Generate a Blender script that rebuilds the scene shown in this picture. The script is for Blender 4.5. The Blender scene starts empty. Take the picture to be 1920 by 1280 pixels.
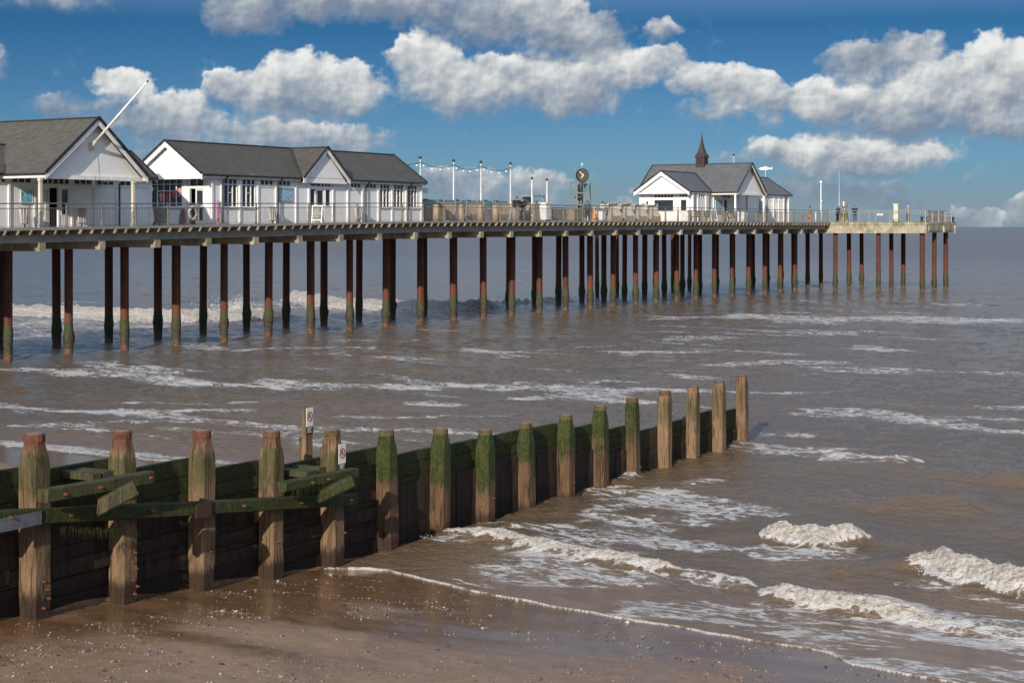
import bpy, bmesh, math, random
import numpy as np
from math import sin, cos, pi, radians, atan2, sqrt
from mathutils import Vector, Matrix
random.seed(7)
scene = bpy.context.scene
COL = scene.collection

# ------------------------------------------------------------------ frames
class Frame:
    """a ground-plane frame: x along, y to the left of it, z up"""
    def __init__(s, ox, oy, dx, dy):
        l = math.hypot(dx, dy); s.o = (ox, oy); s.d = (dx / l, dy / l); s.rz = atan2(dy, dx)
    def w(s, x, y, z=0.0):
        return Vector((s.o[0] + x * s.d[0] - y * s.d[1], s.o[1] + x * s.d[1] + y * s.d[0], z))
    def inv(s, X, Y):
        X = X - s.o[0]; Y = Y - s.o[1]
        return X * s.d[0] + Y * s.d[1], -X * s.d[1] + Y * s.d[0]
PIER = Frame(-23.128, 82.0, 0.521772, 0.853085)
GROY = Frame(-7.453, 25.837, 0.9765, 1.7069)
GP = 1.9665                       # spacing of the groyne posts
DZ = [(-40, 6.2), (-3, 6.61), (12, 6.79), (33, 7.06), (63, 7.17), (130, 7.16)]
def deck_z(s):
    for (a, za), (b, zb) in zip(DZ, DZ[1:]):
        if s <= b: return za + (zb - za) * (s - a) / (b - a)
    return DZ[-1][1]

OFF = {}
def tag(o, label=None, cat=None, group=None, kind=None):
    if label: o['label'] = label
    if cat: o['category'] = cat
    if group: o['group'] = group
    if kind: o['kind'] = kind
    return o
def thing(name, label, cat, fr, x, y, z, group=None, rot=0.0):
    o = bpy.data.objects.new(name, None); COL.objects.link(o)
    o.empty_display_size = .2
    o.location = fr.w(x, y, z); o.rotation_euler = (0, 0, fr.rz + rot)
    OFF[o.name] = (x, y, z) if rot == 0 else (0, 0, 0)
    return tag(o, label, cat, group)

class MB:
    def __init__(s): s.v = []; s.f = []
    def add(s, vs, fs):
        n = len(s.v); s.v += [tuple(v) for v in vs]; s.f += [tuple(i + n for i in f) for f in fs]; return s
    def box(s, x0, x1, y0, y1, z0, z1):
        return s.hexa([(x0, y0, z0), (x1, y0, z0), (x1, y1, z0), (x0, y1, z0), (x0, y0, z1), (x1, y0, z1), (x1, y1, z1), (x0, y1, z1)])
    def hexa(s, p):
        return s.add(p, [(0, 3, 2, 1), (4, 5, 6, 7), (0, 1, 5, 4), (1, 2, 6, 5), (2, 3, 7, 6), (3, 0, 4, 7)])
    def cbox(s, x, y, z, sx, sy, sz):
        return s.box(x - sx / 2, x + sx / 2, y - sy / 2, y + sy / 2, z - sz / 2, z + sz / 2)
    def bar(s, a, b, wx, wy, up=(0, 0, 1)):
        """square bar from a to b: wx across, wy along 'up'"""
        a = Vector(a); b = Vector(b); d = (b - a).normalized(); u = Vector(up)
        r = d.cross(u)
        if r.length < 1e-4: r = d.cross(Vector((1, 0, 0)))
        r.normalize(); u = r.cross(d).normalized(); r *= wx / 2; u *= wy / 2
        return s.hexa([a - r - u, a + r - u, b + r - u, b - r - u, a - r + u, a + r + u, b + r + u, b - r + u])
    def tube(s, path, r, n=8, caps=True):
        path = [Vector(p) for p in path]; rs = r if isinstance(r, (list, tuple)) else [r] * len(path)
        rings = []; base = len(s.v); pr = None
        for i, p in enumerate(path):
            d = (path[min(i + 1, len(path) - 1)] - path[max(i - 1, 0)]).normalized()
            if pr is None:
                h = Vector((0, 0, 1)) if abs(d.z) < .9 else Vector((1, 0, 0)); e = d.cross(h).normalized()
            else:
                e = (pr - d * pr.dot(d)).normalized()
            pr = e; g = d.cross(e)
            rings.append([p + (e * cos(2 * pi * k / n) + g * sin(2 * pi * k / n)) * rs[i] for k in range(n)])
        vs = [q for r_ in rings for q in r_]; fs = []
        for i in range(len(path) - 1):
            for k in range(n):
                fs.append((i * n + k, i * n + (k + 1) % n, (i + 1) * n + (k + 1) % n, (i + 1) * n + k))
        if caps:
            fs.append(tuple(range(n))[::-1]); fs.append(tuple((len(path) - 1) * n + k for k in range(n)))
        return s.add(vs, fs)
    def lathe(s, c, prof, n=12):
        """prof: (radius, z)"""
        x, y, z = c
        return s.tube_prof([(x, y, z + h) for r, h in prof], [max(r, 1e-4) for r, h in prof], n)
    def tube_prof(s, cs, rs, n):
        vs = []; fs = []
        for (x, y, z), r in zip(cs, rs):
            vs += [(x + r * cos(2 * pi * k / n), y + r * sin(2 * pi * k / n), z) for k in range(n)]
        for i in range(len(cs) - 1):
            for k in range(n):
                fs.append((i * n + k, i * n + (k + 1) % n, (i + 1) * n + (k + 1) % n, (i + 1) * n + k))
        fs.append(tuple(range(n))[::-1]); fs.append(tuple((len(cs) - 1) * n + k for k in range(n)))
        return s.add(vs, fs)
    def prism(s, poly, f):
        """poly: list of 2-D points; f(u, v, k) -> 3-D point, k = 0 or 1"""
        n = len(poly)
        vs = [f(u, v, 0) for u, v in poly] + [f(u, v, 1) for u, v in poly]
        fs = [tuple(range(n))[::-1], tuple(range(n, 2 * n))] + [(i, (i + 1) % n, n + (i + 1) % n, n + i) for i in range(n)]
        return s.add(vs, fs)
    def slab(s, quad, th):
        """quad of 3-D points thickened downwards"""
        q = [Vector(p) for p in quad]; n = (q[1] - q[0]).cross(q[3] - q[0]).normalized()
        if n.z < 0: n = -n
        return s.hexa([p - n * th for p in q] + q)
    def ball(s, c, r, nu=8, nv=6, sq=(1, 1, 1)):
        vs = []; fs = []
        for j in range(nv + 1):
            a = -pi / 2 + pi * j / nv
            for i in range(nu):
                vs.append((c[0] + r * sq[0] * cos(a) * cos(2 * pi * i / nu), c[1] + r * sq[1] * cos(a) * sin(2 * pi * i / nu), c[2] + r * sq[2] * sin(a)))
        for j in range(nv):
            for i in range(nu):
                fs.append((j * nu + i, j * nu + (i + 1) % nu, (j + 1) * nu + (i + 1) % nu, (j + 1) * nu + i))
        return s.add(vs, fs)
    def build(s, name, m, parent=None, smooth=False, root=None, bevel=0, xf=None):
        off = OFF.get(root.name if root else (parent.name if parent else ''), (0, 0, 0))
        vs = s.v
        if xf: vs = [tuple(xf @ Vector(v)) for v in vs]
        me = bpy.data.meshes.new(name)
        me.from_pydata([(v[0] - off[0], v[1] - off[1], v[2] - off[2]) for v in vs], [], s.f)
        bm = bmesh.new(); bm.from_mesh(me); bmesh.ops.recalc_face_normals(bm, faces=bm.faces)
        if bevel: bmesh.ops.bevel(bm, geom=[e for e in bm.edges], offset=bevel, segments=1, affect='EDGES')
        bm.to_mesh(me); bm.free()
        if smooth:
            for p in me.polygons: p.use_smooth = True
        me.materials.append(m)
        o = bpy.data.objects.new(name, me); COL.objects.link(o)
        if parent:
            o.parent = parent
            OFF[o.name] = off if (parent.type == 'EMPTY' or True) else (0, 0, 0)
        return o
def copy_tree(o, parent=None):
    c = o.copy(); COL.objects.link(c)
    if parent: c.parent = parent
    OFF[c.name] = (0, 0, 0)
    for ch in list(o.children): copy_tree(ch, c)
    return c
def place(o, fr, x, y, z, rot=0.0, label=None):
    o.location = fr.w(x, y, z); o.rotation_euler = (0, 0, fr.rz + rot)
    if label: o['label'] = label
    return o

# ------------------------------------------------------------------ materials
class NT:
    def __init__(s, tree): s.t = tree; s.n = tree.nodes; s.l = tree.links
    def node(s, typ, **kw):
        n = s.n.new(typ)
        for k, v in kw.items(): setattr(n, k, v)
        return n
    def set(s, sock, v):
        if isinstance(v, bpy.types.NodeSocket): s.l.new(v, sock)
        else:
            try: sock.default_value = v
            except Exception:
                sock.default_value = (*v, 1.0) if len(v) == 3 else v
    def math(s, op, a, b=0.0, c=0.0, clamp=False):
        n = s.node('ShaderNodeMath', operation=op, use_clamp=clamp)
        s.set(n.inputs[0], a); s.set(n.inputs[1], b)
        if op in ('MULTIPLY_ADD', 'SMOOTH_MIN', 'SMOOTH_MAX', 'WRAP', 'COMPARE'): s.set(n.inputs[2], c)
        return n.outputs[0]
    def vmath(s, op, a, b=(0, 0, 0), c=(0, 0, 0)):
        n = s.node('ShaderNodeVectorMath', operation=op)
        s.set(n.inputs[0], a)
        if op == 'SCALE': s.set(n.inputs[3], b)
        else: s.set(n.inputs[1], b)
        if op == 'MULTIPLY_ADD': s.set(n.inputs[2], c)
        return n.outputs['Value'] if op in ('DOT_PRODUCT', 'LENGTH', 'DISTANCE') else n.outputs[0]
    def noise(s, vec, scale, detail=4, rough=.55, dist=0.0, out='Fac', lac=2.0):
        n = s.node('ShaderNodeTexNoise'); s.set(n.inputs['Vector'], vec)
        n.inputs['Scale'].default_value = scale; n.inputs['Detail'].default_value = detail
        n.inputs['Roughness'].default_value = rough; n.inputs['Distortion'].default_value = dist
        n.inputs['Lacunarity'].default_value = lac
        return n.outputs[out]
    def voro(s, vec, scale, feature='F1', out='Distance', rnd=1.0):
        n = s.node('ShaderNodeTexVoronoi', feature=feature); s.set(n.inputs['Vector'], vec)
        n.inputs['Scale'].default_value = scale; n.inputs['Randomness'].default_value = rnd
        return n.outputs[out]
    def ss(s, v, lo, hi, a=0.0, b=1.0):
        n = s.node('ShaderNodeMapRange', interpolation_type='SMOOTHSTEP')
        s.set(n.inputs[0], v); s.set(n.inputs[1], lo); s.set(n.inputs[2], hi); s.set(n.inputs[3], a); s.set(n.inputs[4], b)
        return n.outputs[0]
    def mix(s, f, a, b, mode='MIX'):
        n = s.node('ShaderNodeMix', data_type='RGBA', blend_type=mode)
        s.set(n.inputs[0], f); s.set(n.inputs[6], a); s.set(n.inputs[7], b)
        return n.outputs[2]
    def pos(s): return s.node('ShaderNodeNewGeometry').outputs['Position']
    def obj(s): return s.node('ShaderNodeTexCoord').outputs['Object']
    def nor(s): return s.node('ShaderNodeNewGeometry').outputs['Normal']
    def xyz(s, v):
        n = s.node('ShaderNodeSeparateXYZ'); s.set(n.inputs[0], v); return n.outputs
    def comb(s, x, y, z):
        n = s.node('ShaderNodeCombineXYZ'); s.set(n.inputs[0], x); s.set(n.inputs[1], y); s.set(n.inputs[2], z); return n.outputs[0]
    def scl(s, v, sc): return s.vmath('MULTIPLY', v, sc)
    def attr(s, name, typ='GEOMETRY'):
        n = s.node('ShaderNodeAttribute', attribute_name=name, attribute_type=typ); return n
    def bump(s, h, strength=.3, dist=.02, nrm=None):
        n = s.node('ShaderNodeBump'); n.inputs['Strength'].default_value = strength; n.inputs['Distance'].default_value = dist
        s.set(n.inputs['Height'], h)
        if nrm is not None: s.set(n.inputs['Normal'], nrm)
        return n.outputs[0]
MATS = {}
def mat(name, fn):
    m = bpy.data.materials.new(name); m.use_nodes = True
    t = NT(m.node_tree); b = m.node_tree.nodes['Principled BSDF']
    fn(t, b); MATS[name] = m; return m
def P(t, b, col=None, rough=None, metal=None, nrm=None, spec=None):
    if col is not None: t.set(b.inputs['Base Color'], col)
    if rough is not None: t.set(b.inputs['Roughness'], rough)
    if metal is not None: t.set(b.inputs['Metallic'], metal)
    if nrm is not None: t.set(b.inputs['Normal'], nrm)
    if spec is not None: t.set(b.inputs['Specular IOR Level'], spec)
def simple(name, c1, c2, scale=3.0, rough=.6, metal=0.0, bump=0.0, stretch=(1, 1, 1)):
    def fn(t, b):
        v = t.scl(t.pos(), stretch)
        n = t.noise(v, scale, 5, .6)
        P(t, b, t.mix(t.ss(n, .3, .7), c1, c2), rough, metal, t.bump(n, bump, .01) if bump else None)
    return mat(name, fn)
def boards(name, c1, c2, pitch, rough, vertical=True, depth=.25, grime=.25):
    """painted boarding: grooves at a regular pitch along the frame's x"""
    def fn(t, b):
        o = t.obj(); x, y, z = t.xyz(o)[:3]
        u = t.math('ADD', x, y)
        g = t.math('FRACT', t.math('DIVIDE', u, pitch))
        gr = t.ss(t.math('ABSOLUTE', t.math('SUBTRACT', g, .5)), .42, .49)
        n = t.noise(t.pos(), 1.3, 5, .65)
        n2 = t.noise(t.scl(t.pos(), (6, 6, .7)), 1.5, 4, .6)
        c = t.mix(t.math('MULTIPLY', t.ss(n, .45, .8), grime), c1, c2)
        c = t.mix(t.math('MULTIPLY', t.ss(n2, .55, .8), grime), c, c2)
        c = t.mix(t.math('MULTIPLY', gr, .35), c, (c2[0] * .5, c2[1] * .5, c2[2] * .5))
        P(t, b, c, rough, None, t.bump(t.math('SUBTRACT', 1.0, gr), depth, .01))
    return mat(name, fn)
boards('white_boards', (.86, .85, .83), (.60, .57, .52), .115, .45)
simple('white_paint', (.86, .85, .83), (.70, .68, .64), 2.5, .4)
simple('cream_paint', (.62, .57, .47), (.48, .43, .35), 2.5, .5)
simple('black_gutter', (.014, .014, .016), (.03, .03, .033), 4, .35)
simple('dark_metal', (.03, .03, .03), (.06, .055, .05), 6, .5, .3)
simple('rail_steel', (.24, .22, .19), (.14, .125, .105), 5, .5, .3)
simple('rail_rods', (.10, .095, .085), (.15, .14, .12), 5, .5, .2)
simple('galvanised', (.42, .43, .42), (.30, .31, .30), 5, .45, .5)
simple('weathered_timber', (.27, .22, .155), (.17, .135, .095), 4, .8, 0, .3, (3, 3, .6))
simple('grey_timber', (.32, .30, .27), (.20, .19, .17), 4, .85, 0, .3, (1, 1, 4))
simple('joist_timber', (.34, .29, .20), (.20, .165, .11), 4, .85, 0, .3)
simple('tan_post', (.40, .29, .19), (.28, .20, .13), 3, .7, 0, .2, (4, 4, .5))
simple('white_panel', (.72, .71, .68), (.55, .54, .5), 3, .5)
simple('black_plastic', (.018, .018, .02), (.03, .03, .03), 4, .45)
simple('bin_grey', (.20, .20, .20), (.13, .13, .13), 4, .5)
simple('orange_cloth', (.75, .30, .05), (.6, .22, .04), 3, .8)
simple('verdigris', (.25, .55, .48), (.18, .42, .38), 6, .5)
simple('pale_shell', (.47, .44, .385), (.36, .335, .29), 3, .5)
simple('copper_spire', (.058, .042, .036), (.036, .028, .025), 4, .55, .2, .2)
simple('bronze', (.10, .09, .06), (.2, .18, .12), 8, .4, .5)
simple('skin', (.48, .27, .19), (.42, .22, .15), 8, .5)
simple('hair_dark', (.02, .012, .01), (.04, .025, .018), 20, .6)
simple('hair_fair', (.075, .042, .024), (.12, .07, .04), 20, .6)
simple('hair_grey', (.4, .4, .38), (.55, .54, .5), 20, .7)
simple('cloth_black', (.006, .007, .010), (.012, .012, .015), 10, .8)
simple('cloth_navy', (.010, .015, .04), (.016, .022, .05), 10, .8)
simple('cloth_teal', (.035, .07, .10), (.05, .09, .12), 10, .8)
simple('cloth_grey', (.22, .22, .21), (.15, .15, .15), 10, .85)
simple('cloth_pale', (.42, .42, .38), (.32, .32, .29), 10, .85)
simple('cloth_denim', (.09, .10, .13), (.06, .07, .09), 10, .85)
simple('cloth_coral', (.62, .14, .10), (.5, .10, .08), 8, .8)
simple('cloth_pink', (.55, .16, .20), (.62, .30, .32), 8, .8)
simple('cloth_red', (.35, .05, .04), (.42, .08, .06), 8, .8)
simple('pink_foam', (.60, .28, .45), (.5, .2, .36), 8, .6)
simple('red_foam', (.55, .09, .04), (.45, .07, .03), 8, .6)
simple('lamp_glass', (.85, .86, .84), (.75, .76, .74), 8, .2)
simple('cable_black', (.012, .012, .012), (.02, .02, .02), 8, .6)
simple('rust_plate', (.085, .035, .022), (.05, .025, .018), 8, .75, .2, .3)
simple('grey_plate', (.20, .21, .25), (.13, .14, .17), 8, .5, .5, .2)
simple('rust_bolt', (.20, .055, .02), (.11, .035, .016), 30, .85)
simple('sign_white', (.72, .71, .66), (.58, .56, .5), 6, .5)
simple('sign_red', (.32, .02, .018), (.25, .015, .015), 6, .5)
simple('sign_black', (.012, .012, .012), (.02, .02, .02), 6, .5)
simple('sign_brown', (.05, .035, .025), (.035, .025, .02), 6, .6)
simple('chalk_board', (.16, .15, .14), (.10, .10, .095), 5, .7)
simple('text_grey', (.09, .09, .09), (.14, .14, .14), 9, .7)

def fn(t, b):          # shop-window glass
    n = t.noise(t.pos(), .8, 3, .5)
    P(t, b, t.mix(n, (.012, .016, .026), (.035, .042, .06)), .06, None, None, .55)
    b.inputs['IOR'].default_value = 1.5
mat('window_glass', fn)
def fn(t, b):
    n = t.noise(t.pos(), .8, 3, .5)
    P(t, b, t.mix(n, (.10, .24, .27), (.14, .30, .33)), .08, None, None, .5)
mat('screen_glass', fn)
def fn(t, b):  # near-black colour paints the shade of rooms behind the doorways
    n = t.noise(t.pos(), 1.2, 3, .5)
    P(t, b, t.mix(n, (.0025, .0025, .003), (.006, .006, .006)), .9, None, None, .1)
mat('interior_shade', fn)
def fn(t, b):          # poster: fish-like blotches of teal and white on blue
    v = t.noise(t.obj(), 9, 3, .6); w = t.voro(t.scl(t.obj(), (1, 1, .7)), 7)
    c = t.mix(t.ss(w, .25, .4), (.03, .22, .33), (.16, .50, .62))
    c = t.mix(t.ss(v, .55, .66), c, (.55, .68, .70)); P(t, b, c, .4)
mat('poster_fish', fn)
def fn(t, b):
    v = t.noise(t.obj(), 6, 3, .6); w = t.voro(t.obj(), 4.5)
    c = t.mix(t.ss(w, .15, .22), (.03, .07, .12), (.25, .42, .58))
    c = t.mix(t.ss(v, .56, .62), c, (.55, .63, .68)); P(t, b, c, .4)
mat('poster_map', fn)

def roof_fn(c1, c2, lich):
    def fn(t, b):
        o = t.obj(); x, y, z = t.xyz(o)[:3]
        # courses of slate follow height; joints follow the horizontal run
        row = t.math('DIVIDE', z, .135)
        ri = t.math('FLOOR', row); rf = t.math('FRACT', row)
        u = t.math('ADD', t.math('ADD', x, y), t.math('MULTIPLY', ri, .173))
        uf = t.math('FRACT', t.math('DIVIDE', u, .30)); ui = t.math('FLOOR', t.math('DIVIDE', u, .30))
        wn = t.node('ShaderNodeTexWhiteNoise', noise_dimensions='2D'); t.set(wn.inputs['Vector'], t.comb(ui, ri, 0))
        n = t.noise(t.pos(), .45, 6, .65); nf = t.noise(t.pos(), 5, 4, .6)
        f = t.math('MULTIPLY_ADD', wn.outputs['Value'], .5, t.math('MULTIPLY', n, .5))
        c = t.mix(f, c1, c2)
        edge = t.math('MAXIMUM', t.ss(rf, .14, .0), t.ss(t.math('ABSOLUTE', t.math('SUBTRACT', uf, .5)), .46, .5))
        c = t.mix(t.math('MULTIPLY', edge, .45), c, (.02, .02, .02))
        c = t.mix(t.math('MULTIPLY', t.ss(nf, .5, .75), .3), c, (.15, .145, .12))
        if lich:
            l = t.noise(t.scl(t.pos(), (1, 1, 1.6)), .55, 6, .7)
            zz = t.math('ADD', l, t.math('MULTIPLY', t.ss(z, lich[0], lich[1]), .17))
            l2 = t.noise(t.pos(), 6, 4, .7)
            lm = t.math('MULTIPLY', t.ss(x, lich[2], lich[2] + 2.0), t.ss(x, lich[3], lich[3] - 1.5))
            c = t.mix(t.math('MULTIPLY', lm, t.math('MULTIPLY', t.ss(zz, .64, .76), t.ss(l2, .35, .6))), c, (.26, .13, .02))
        h = t.math('MULTIPLY_ADD', rf, .6, t.math('MULTIPLY', wn.outputs['Value'], .4))
        P(t, b, c, .62, None, t.bump(h, .35, .02), .35)
    return fn
mat('slate_olive', roof_fn((.060, .056, .046), (.110, .103, .082), (5.05, 5.3, -20, .2)))
mat('slate_brown', roof_fn((.052, .047, .038), (.095, .086, .068), (3.35, 2.95, -11, -1.2)))
mat('slate_grey', roof_fn((.082, .084, .088), (.135, .137, .142), None))

def fn(t, b):          # pale stained concrete
    p = t.pos(); z = t.xyz(p)[2]
    n = t.noise(p, .8, 6, .7); m = t.noise(t.scl(p, (2, 2, .35)), 1.4, 5, .7); g = t.noise(p, 12, 4, .6)
    c = t.mix(t.ss(n, .35, .65), (.42, .375, .28), (.20, .175, .12))
    c = t.mix(t.math('MULTIPLY', t.ss(m, .5, .75), .75), c, (.10, .085, .06))
    gz = t.math('MULTIPLY', t.ss(z, 6.78, 6.92), t.ss(n, .35, .6))
    c = t.mix(t.math('MULTIPLY', gz, .65), c, (.13, .125, .045))
    w = t.noise(p, 1.9, 3, .7)
    c = t.mix(t.ss(w, .66, .69), c, (.62, .60, .55))
    P(t, b, c, .85, None, t.bump(g, .4, .02))
mat('concrete', fn)
def fn(t, b):
    p = t.pos()
    n = t.noise(p, .7, 5, .65); m = t.noise(t.scl(p, (1, 1, .3)), 2, 4, .6)
    c = t.mix(t.ss(n, .3, .7), (.34, .33, .30), (.22, .23, .205))
    c = t.mix(t.math('MULTIPLY', t.ss(m, .5, .7), .5), c, (.42, .39, .32))
    P(t, b, c, .7, None, t.bump(m, .2, .02))
mat('grey_beam', fn)
def fn(t, b):          # planked pier deck
    o = t.obj(); x, y, z = t.xyz(o)[:3]
    f = t.math('FRACT', t.math('DIVIDE', x, .15)); i = t.math('FLOOR', t.math('DIVIDE', x, .15))
    wn = t.node('ShaderNodeTexWhiteNoise', noise_dimensions='1D'); t.set(wn.inputs['W'], i)
    n = t.noise(t.scl(t.pos(), (1, 1, 3)), 3, 5, .6)
    c = t.mix(wn.outputs['Value'], (.25, .235, .205), (.17, .16, .14)); c = t.mix(t.math('MULTIPLY', n, .5), c, (.12, .11, .09))
    gr = t.ss(t.math('ABSOLUTE', t.math('SUBTRACT', f, .5)), .45, .49)
    P(t, b, t.mix(gr, c, (.03, .03, .03)), .85, None, t.bump(t.math('SUBTRACT', 1, gr), .3, .01))
mat('deck_planks', fn)
def fn(t, b):          # rusting steel pile, weed and barnacles towards the water
    p = t.pos(); z = t.xyz(p)[2]
    n = t.noise(p, 1.6, 6, .7); m = t.noise(p, 7, 5, .65); st = t.noise(t.scl(p, (4, 4, .35)), 1.5, 5, .65)
    c = t.mix(t.ss(st, .35, .7), (.062, .020, .013), (.115, .034, .017))
    zz = t.math('ADD', z, t.math('MULTIPLY', t.math('SUBTRACT', n, .5), 1.6))
    c = t.mix(t.math('MULTIPLY', t.ss(zz, 3.6, 1.9), t.ss(n, .25, .6, .3, 1)), c, (.125, .036, .014))
    c = t.mix(t.math('MULTIPLY', t.ss(m, .50, .66), .6), c, (.17, .055, .022)); c = t.mix(t.math('MULTIPLY', t.ss(st, .50, .62), .7), c, (.022, .010, .008))
    wd = t.ss(t.math('ADD', z, t.math('MULTIPLY', t.math('SUBTRACT', n, .5), .9)), 1.85, 1.55)
    wc = t.mix(t.ss(m, .35, .65), (.028, .042, .010), (.055, .058, .02))
    c = t.mix(wd, c, wc)
    bd = t.ss(t.math('ADD', z, t.math('MULTIPLY', t.math('SUBTRACT', n, .5), .8)), 1.25, .95)
    bc = t.mix(t.ss(m, .35, .65), (.020, .017, .011), (.07, .058, .034))
    c = t.mix(bd, c, bc)
    lo = t.ss(t.math('ADD', z, t.math('MULTIPLY', t.math('SUBTRACT', n, .5), .4)), .42, .22)
    c = t.mix(t.math('MULTIPLY', lo, .8), c, t.mix(t.ss(m, .4, .6), (.10, .03, .015), (.15, .095, .052)))
    P(t, b, c, .8, None, t.bump(t.math('MULTIPLY_ADD', m, 1.0, t.math('MULTIPLY', n, .6)), .6, .05))
mat('rusty_pile', fn)

def wood(name, dry, mid, wet, green_hi, green_lo, rusttop, wetz, gamount):
    """groyne timber. Object attributes: ztop, zbase (world z of the piece's top and of the sand beside it)"""
    def fn(t, b):
        p = t.pos(); z = t.xyz(p)[2]
        zt = t.attr('ztop', 'OBJECT').outputs['Fac']; zb = t.attr('zbase', 'OBJECT').outputs['Fac']
        g = t.noise(t.scl(p, (9, 9, .8)), 1.6, 6, .65, .6); n = t.noise(p, 2.2, 5, .65); m = t.noise(p, 14, 5, .7)
        big = t.noise(p, 1.1, 4, .6)
        c = t.mix(t.ss(g, .3, .7), dry, mid)
        c = t.mix(t.math('MULTIPLY', t.ss(g, .6, .74), .7), c, (mid[0] * .35, mid[1] * .35, mid[2] * .35))
        stn = t.noise(t.scl(p, (3.2, 3.2, .55)), 1.3, 5, .7, .8)
        c = t.mix(t.math('MULTIPLY', t.ss(stn, .46, .66), .72), c, (mid[0] * .30, mid[1] * .30, mid[2] * .32))
        crk = t.noise(t.scl(p, (30, 30, .9)), 1.0, 3, .5)
        c = t.mix(t.math('MULTIPLY', t.ss(crk, .62, .70), .75), c, (.012, .008, .006))
        dt = t.math('SUBTRACT', zt, z); db = t.math('SUBTRACT', z, zb)
        if rusttop:
            f = t.math('MULTIPLY', t.ss(t.math('ADD', dt, t.math('MULTIPLY', t.math('SUBTRACT', n, .5), .5)), .40, .12), rusttop)
            c = t.mix(f, c, (.095, .030, .016))
        if gamount:
            nn = t.math('ADD', t.math('MULTIPLY', t.math('SUBTRACT', big, .5), 2.2), t.math('MULTIPLY', t.math('SUBTRACT', g, .5), 1.5))
            f = t.math('MULTIPLY', t.ss(t.math('ADD', dt, nn), green_lo, green_lo - .45), t.ss(t.math('ADD', dt, t.math('MULTIPLY', nn, .4)), green_hi, green_hi + .12))
            f = t.math('MULTIPLY', f, t.ss(t.math('ADD', m, t.math('MULTIPLY', t.math('SUBTRACT', n, .5), .8)), .20, .42, .12, 1.0))
            gc = t.mix(t.ss(m, .32, .68), (.009, .018, .004), (.044, .060, .011))
            gc = t.mix(t.math('MULTIPLY', t.ss(n, .45, .7), .5), gc, (.075, .072, .018))
            c = t.mix(t.math('MULTIPLY', f, gamount), c, gc)
        f = t.ss(t.math('ADD', db, t.math('MULTIPLY', t.math('SUBTRACT', g, .5), .7)), wetz, wetz - .18)
        c = t.mix(t.math('MULTIPLY', f, .9), c, wet)
        h = t.math('SUBTRACT', t.math('ADD', t.math('MULTIPLY', g, .6), t.math('MULTIPLY', m, .6)), t.math('MULTIPLY', t.ss(crk, .6, .7), .8))
        P(t, b, c, .75, None, t.bump(h, .9, .04), .3)
    return mat(name, fn)
wood('post_weathered', (.235, .153, .085), (.122, .080, .046), (.026, .014, .009), .30, 1.25, .75, .46, .60)
wood('post_weedy', (.150, .088, .048), (.100, .058, .033), (.036, .019, .012), -.3, 1.35, .0, .45, 1.0)
wood('post_barnacled', (.25, .165, .095), (.165, .10, .058), (.085, .042, .024), .15, 1.15, .18, .30, .42)
wood('plank_dark', (.052, .031, .021), (.034, .021, .015), (.018, .011, .008), -.2, .90, .0, .45, .85)
wood('wale_weedy', (.075, .06, .036), (.05, .04, .026), (.05, .035, .02), -.3, 3.0, .0, -9, .85)
wood('strut_weedy', (.115, .09, .05), (.075, .056, .033), (.08, .05, .03), -.3, .6, .0, -9, .6)
def fn(t, b):          # rusted iron band at a post's head
    p = t.pos(); n = t.noise(p, 6, 5, .7); m = t.noise(p, 25, 3, .6)
    g = t.attr('weed', 'OBJECT').outputs['Fac']
    c = t.mix(t.ss(n, .3, .7), (.06, .02, .012), (.15, .052, .03))
    c = t.mix(t.math('MULTIPLY', t.ss(n, .35, .55), g), c, (.07, .085, .02))
    P(t, b, c, .85, None, t.bump(m, .6, .02))
mat('rust_band', fn)
def fn(t, b):
    p = t.pos(); n = t.noise(p, 5, 5, .7)
    P(t, b, t.mix(n, (.25, .16, .12), (.16, .10, .07)), .85)
mat('post_endgrain', fn)
SKYS = .10
TINT = ((.25, .365, .64), (.21, .38, .66), (.075, .228, .415), (4.6, 3.5, 2.9))  # sky tint by height; last entry boosted above the view as added fill light
SEA_A = (.132, .090, .051); SEA_B = (.108, .078, .048); SEA_C = (.160, .102, .050); SEA_F = (.096, .077, .060)
RIP = 1.5
# ------------------------------------------------------------------ camera, sun, sky
cam = bpy.data.cameras.new('camera'); co = bpy.data.objects.new('camera', cam); COL.objects.link(co)
co.location = (0, 0, 6.7); co.rotation_euler = (pi / 2, 0, 0)
cam.sensor_width = 36; cam.lens = 36 * 3100 / 1920; cam.shift_y = -215 / 1920
cam.clip_start = .5; cam.clip_end = 60000
scene.camera = co
SUN = (Vector((PIER.d[0], PIER.d[1], 0)) * -3.75 + Vector((PIER.d[1], -PIER.d[0], 0)) * 1.0 + Vector((0, 0, 1.5))).normalized()   # from landward, grazing the pier's near side
sl = bpy.data.lights.new('sun', 'SUN'); so = bpy.data.objects.new('sun', sl); COL.objects.link(so)
sl.energy = 5.0; sl.angle = radians(.53); sl.color = (1.0, .90, .76)
so.rotation_euler = SUN.to_track_quat('Z', 'Y').to_euler(); so.location = (-20, -60, 60)
scene.view_settings.view_transform = 'Standard'; scene.view_settings.look = 'None'
scene.view_settings.exposure = 0; scene.view_settings.gamma = 1
scene.cycles.max_bounces = 5; scene.cycles.diffuse_bounces = 2; scene.cycles.glossy_bounces = 3
scene.cycles.use_denoising = True

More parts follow.
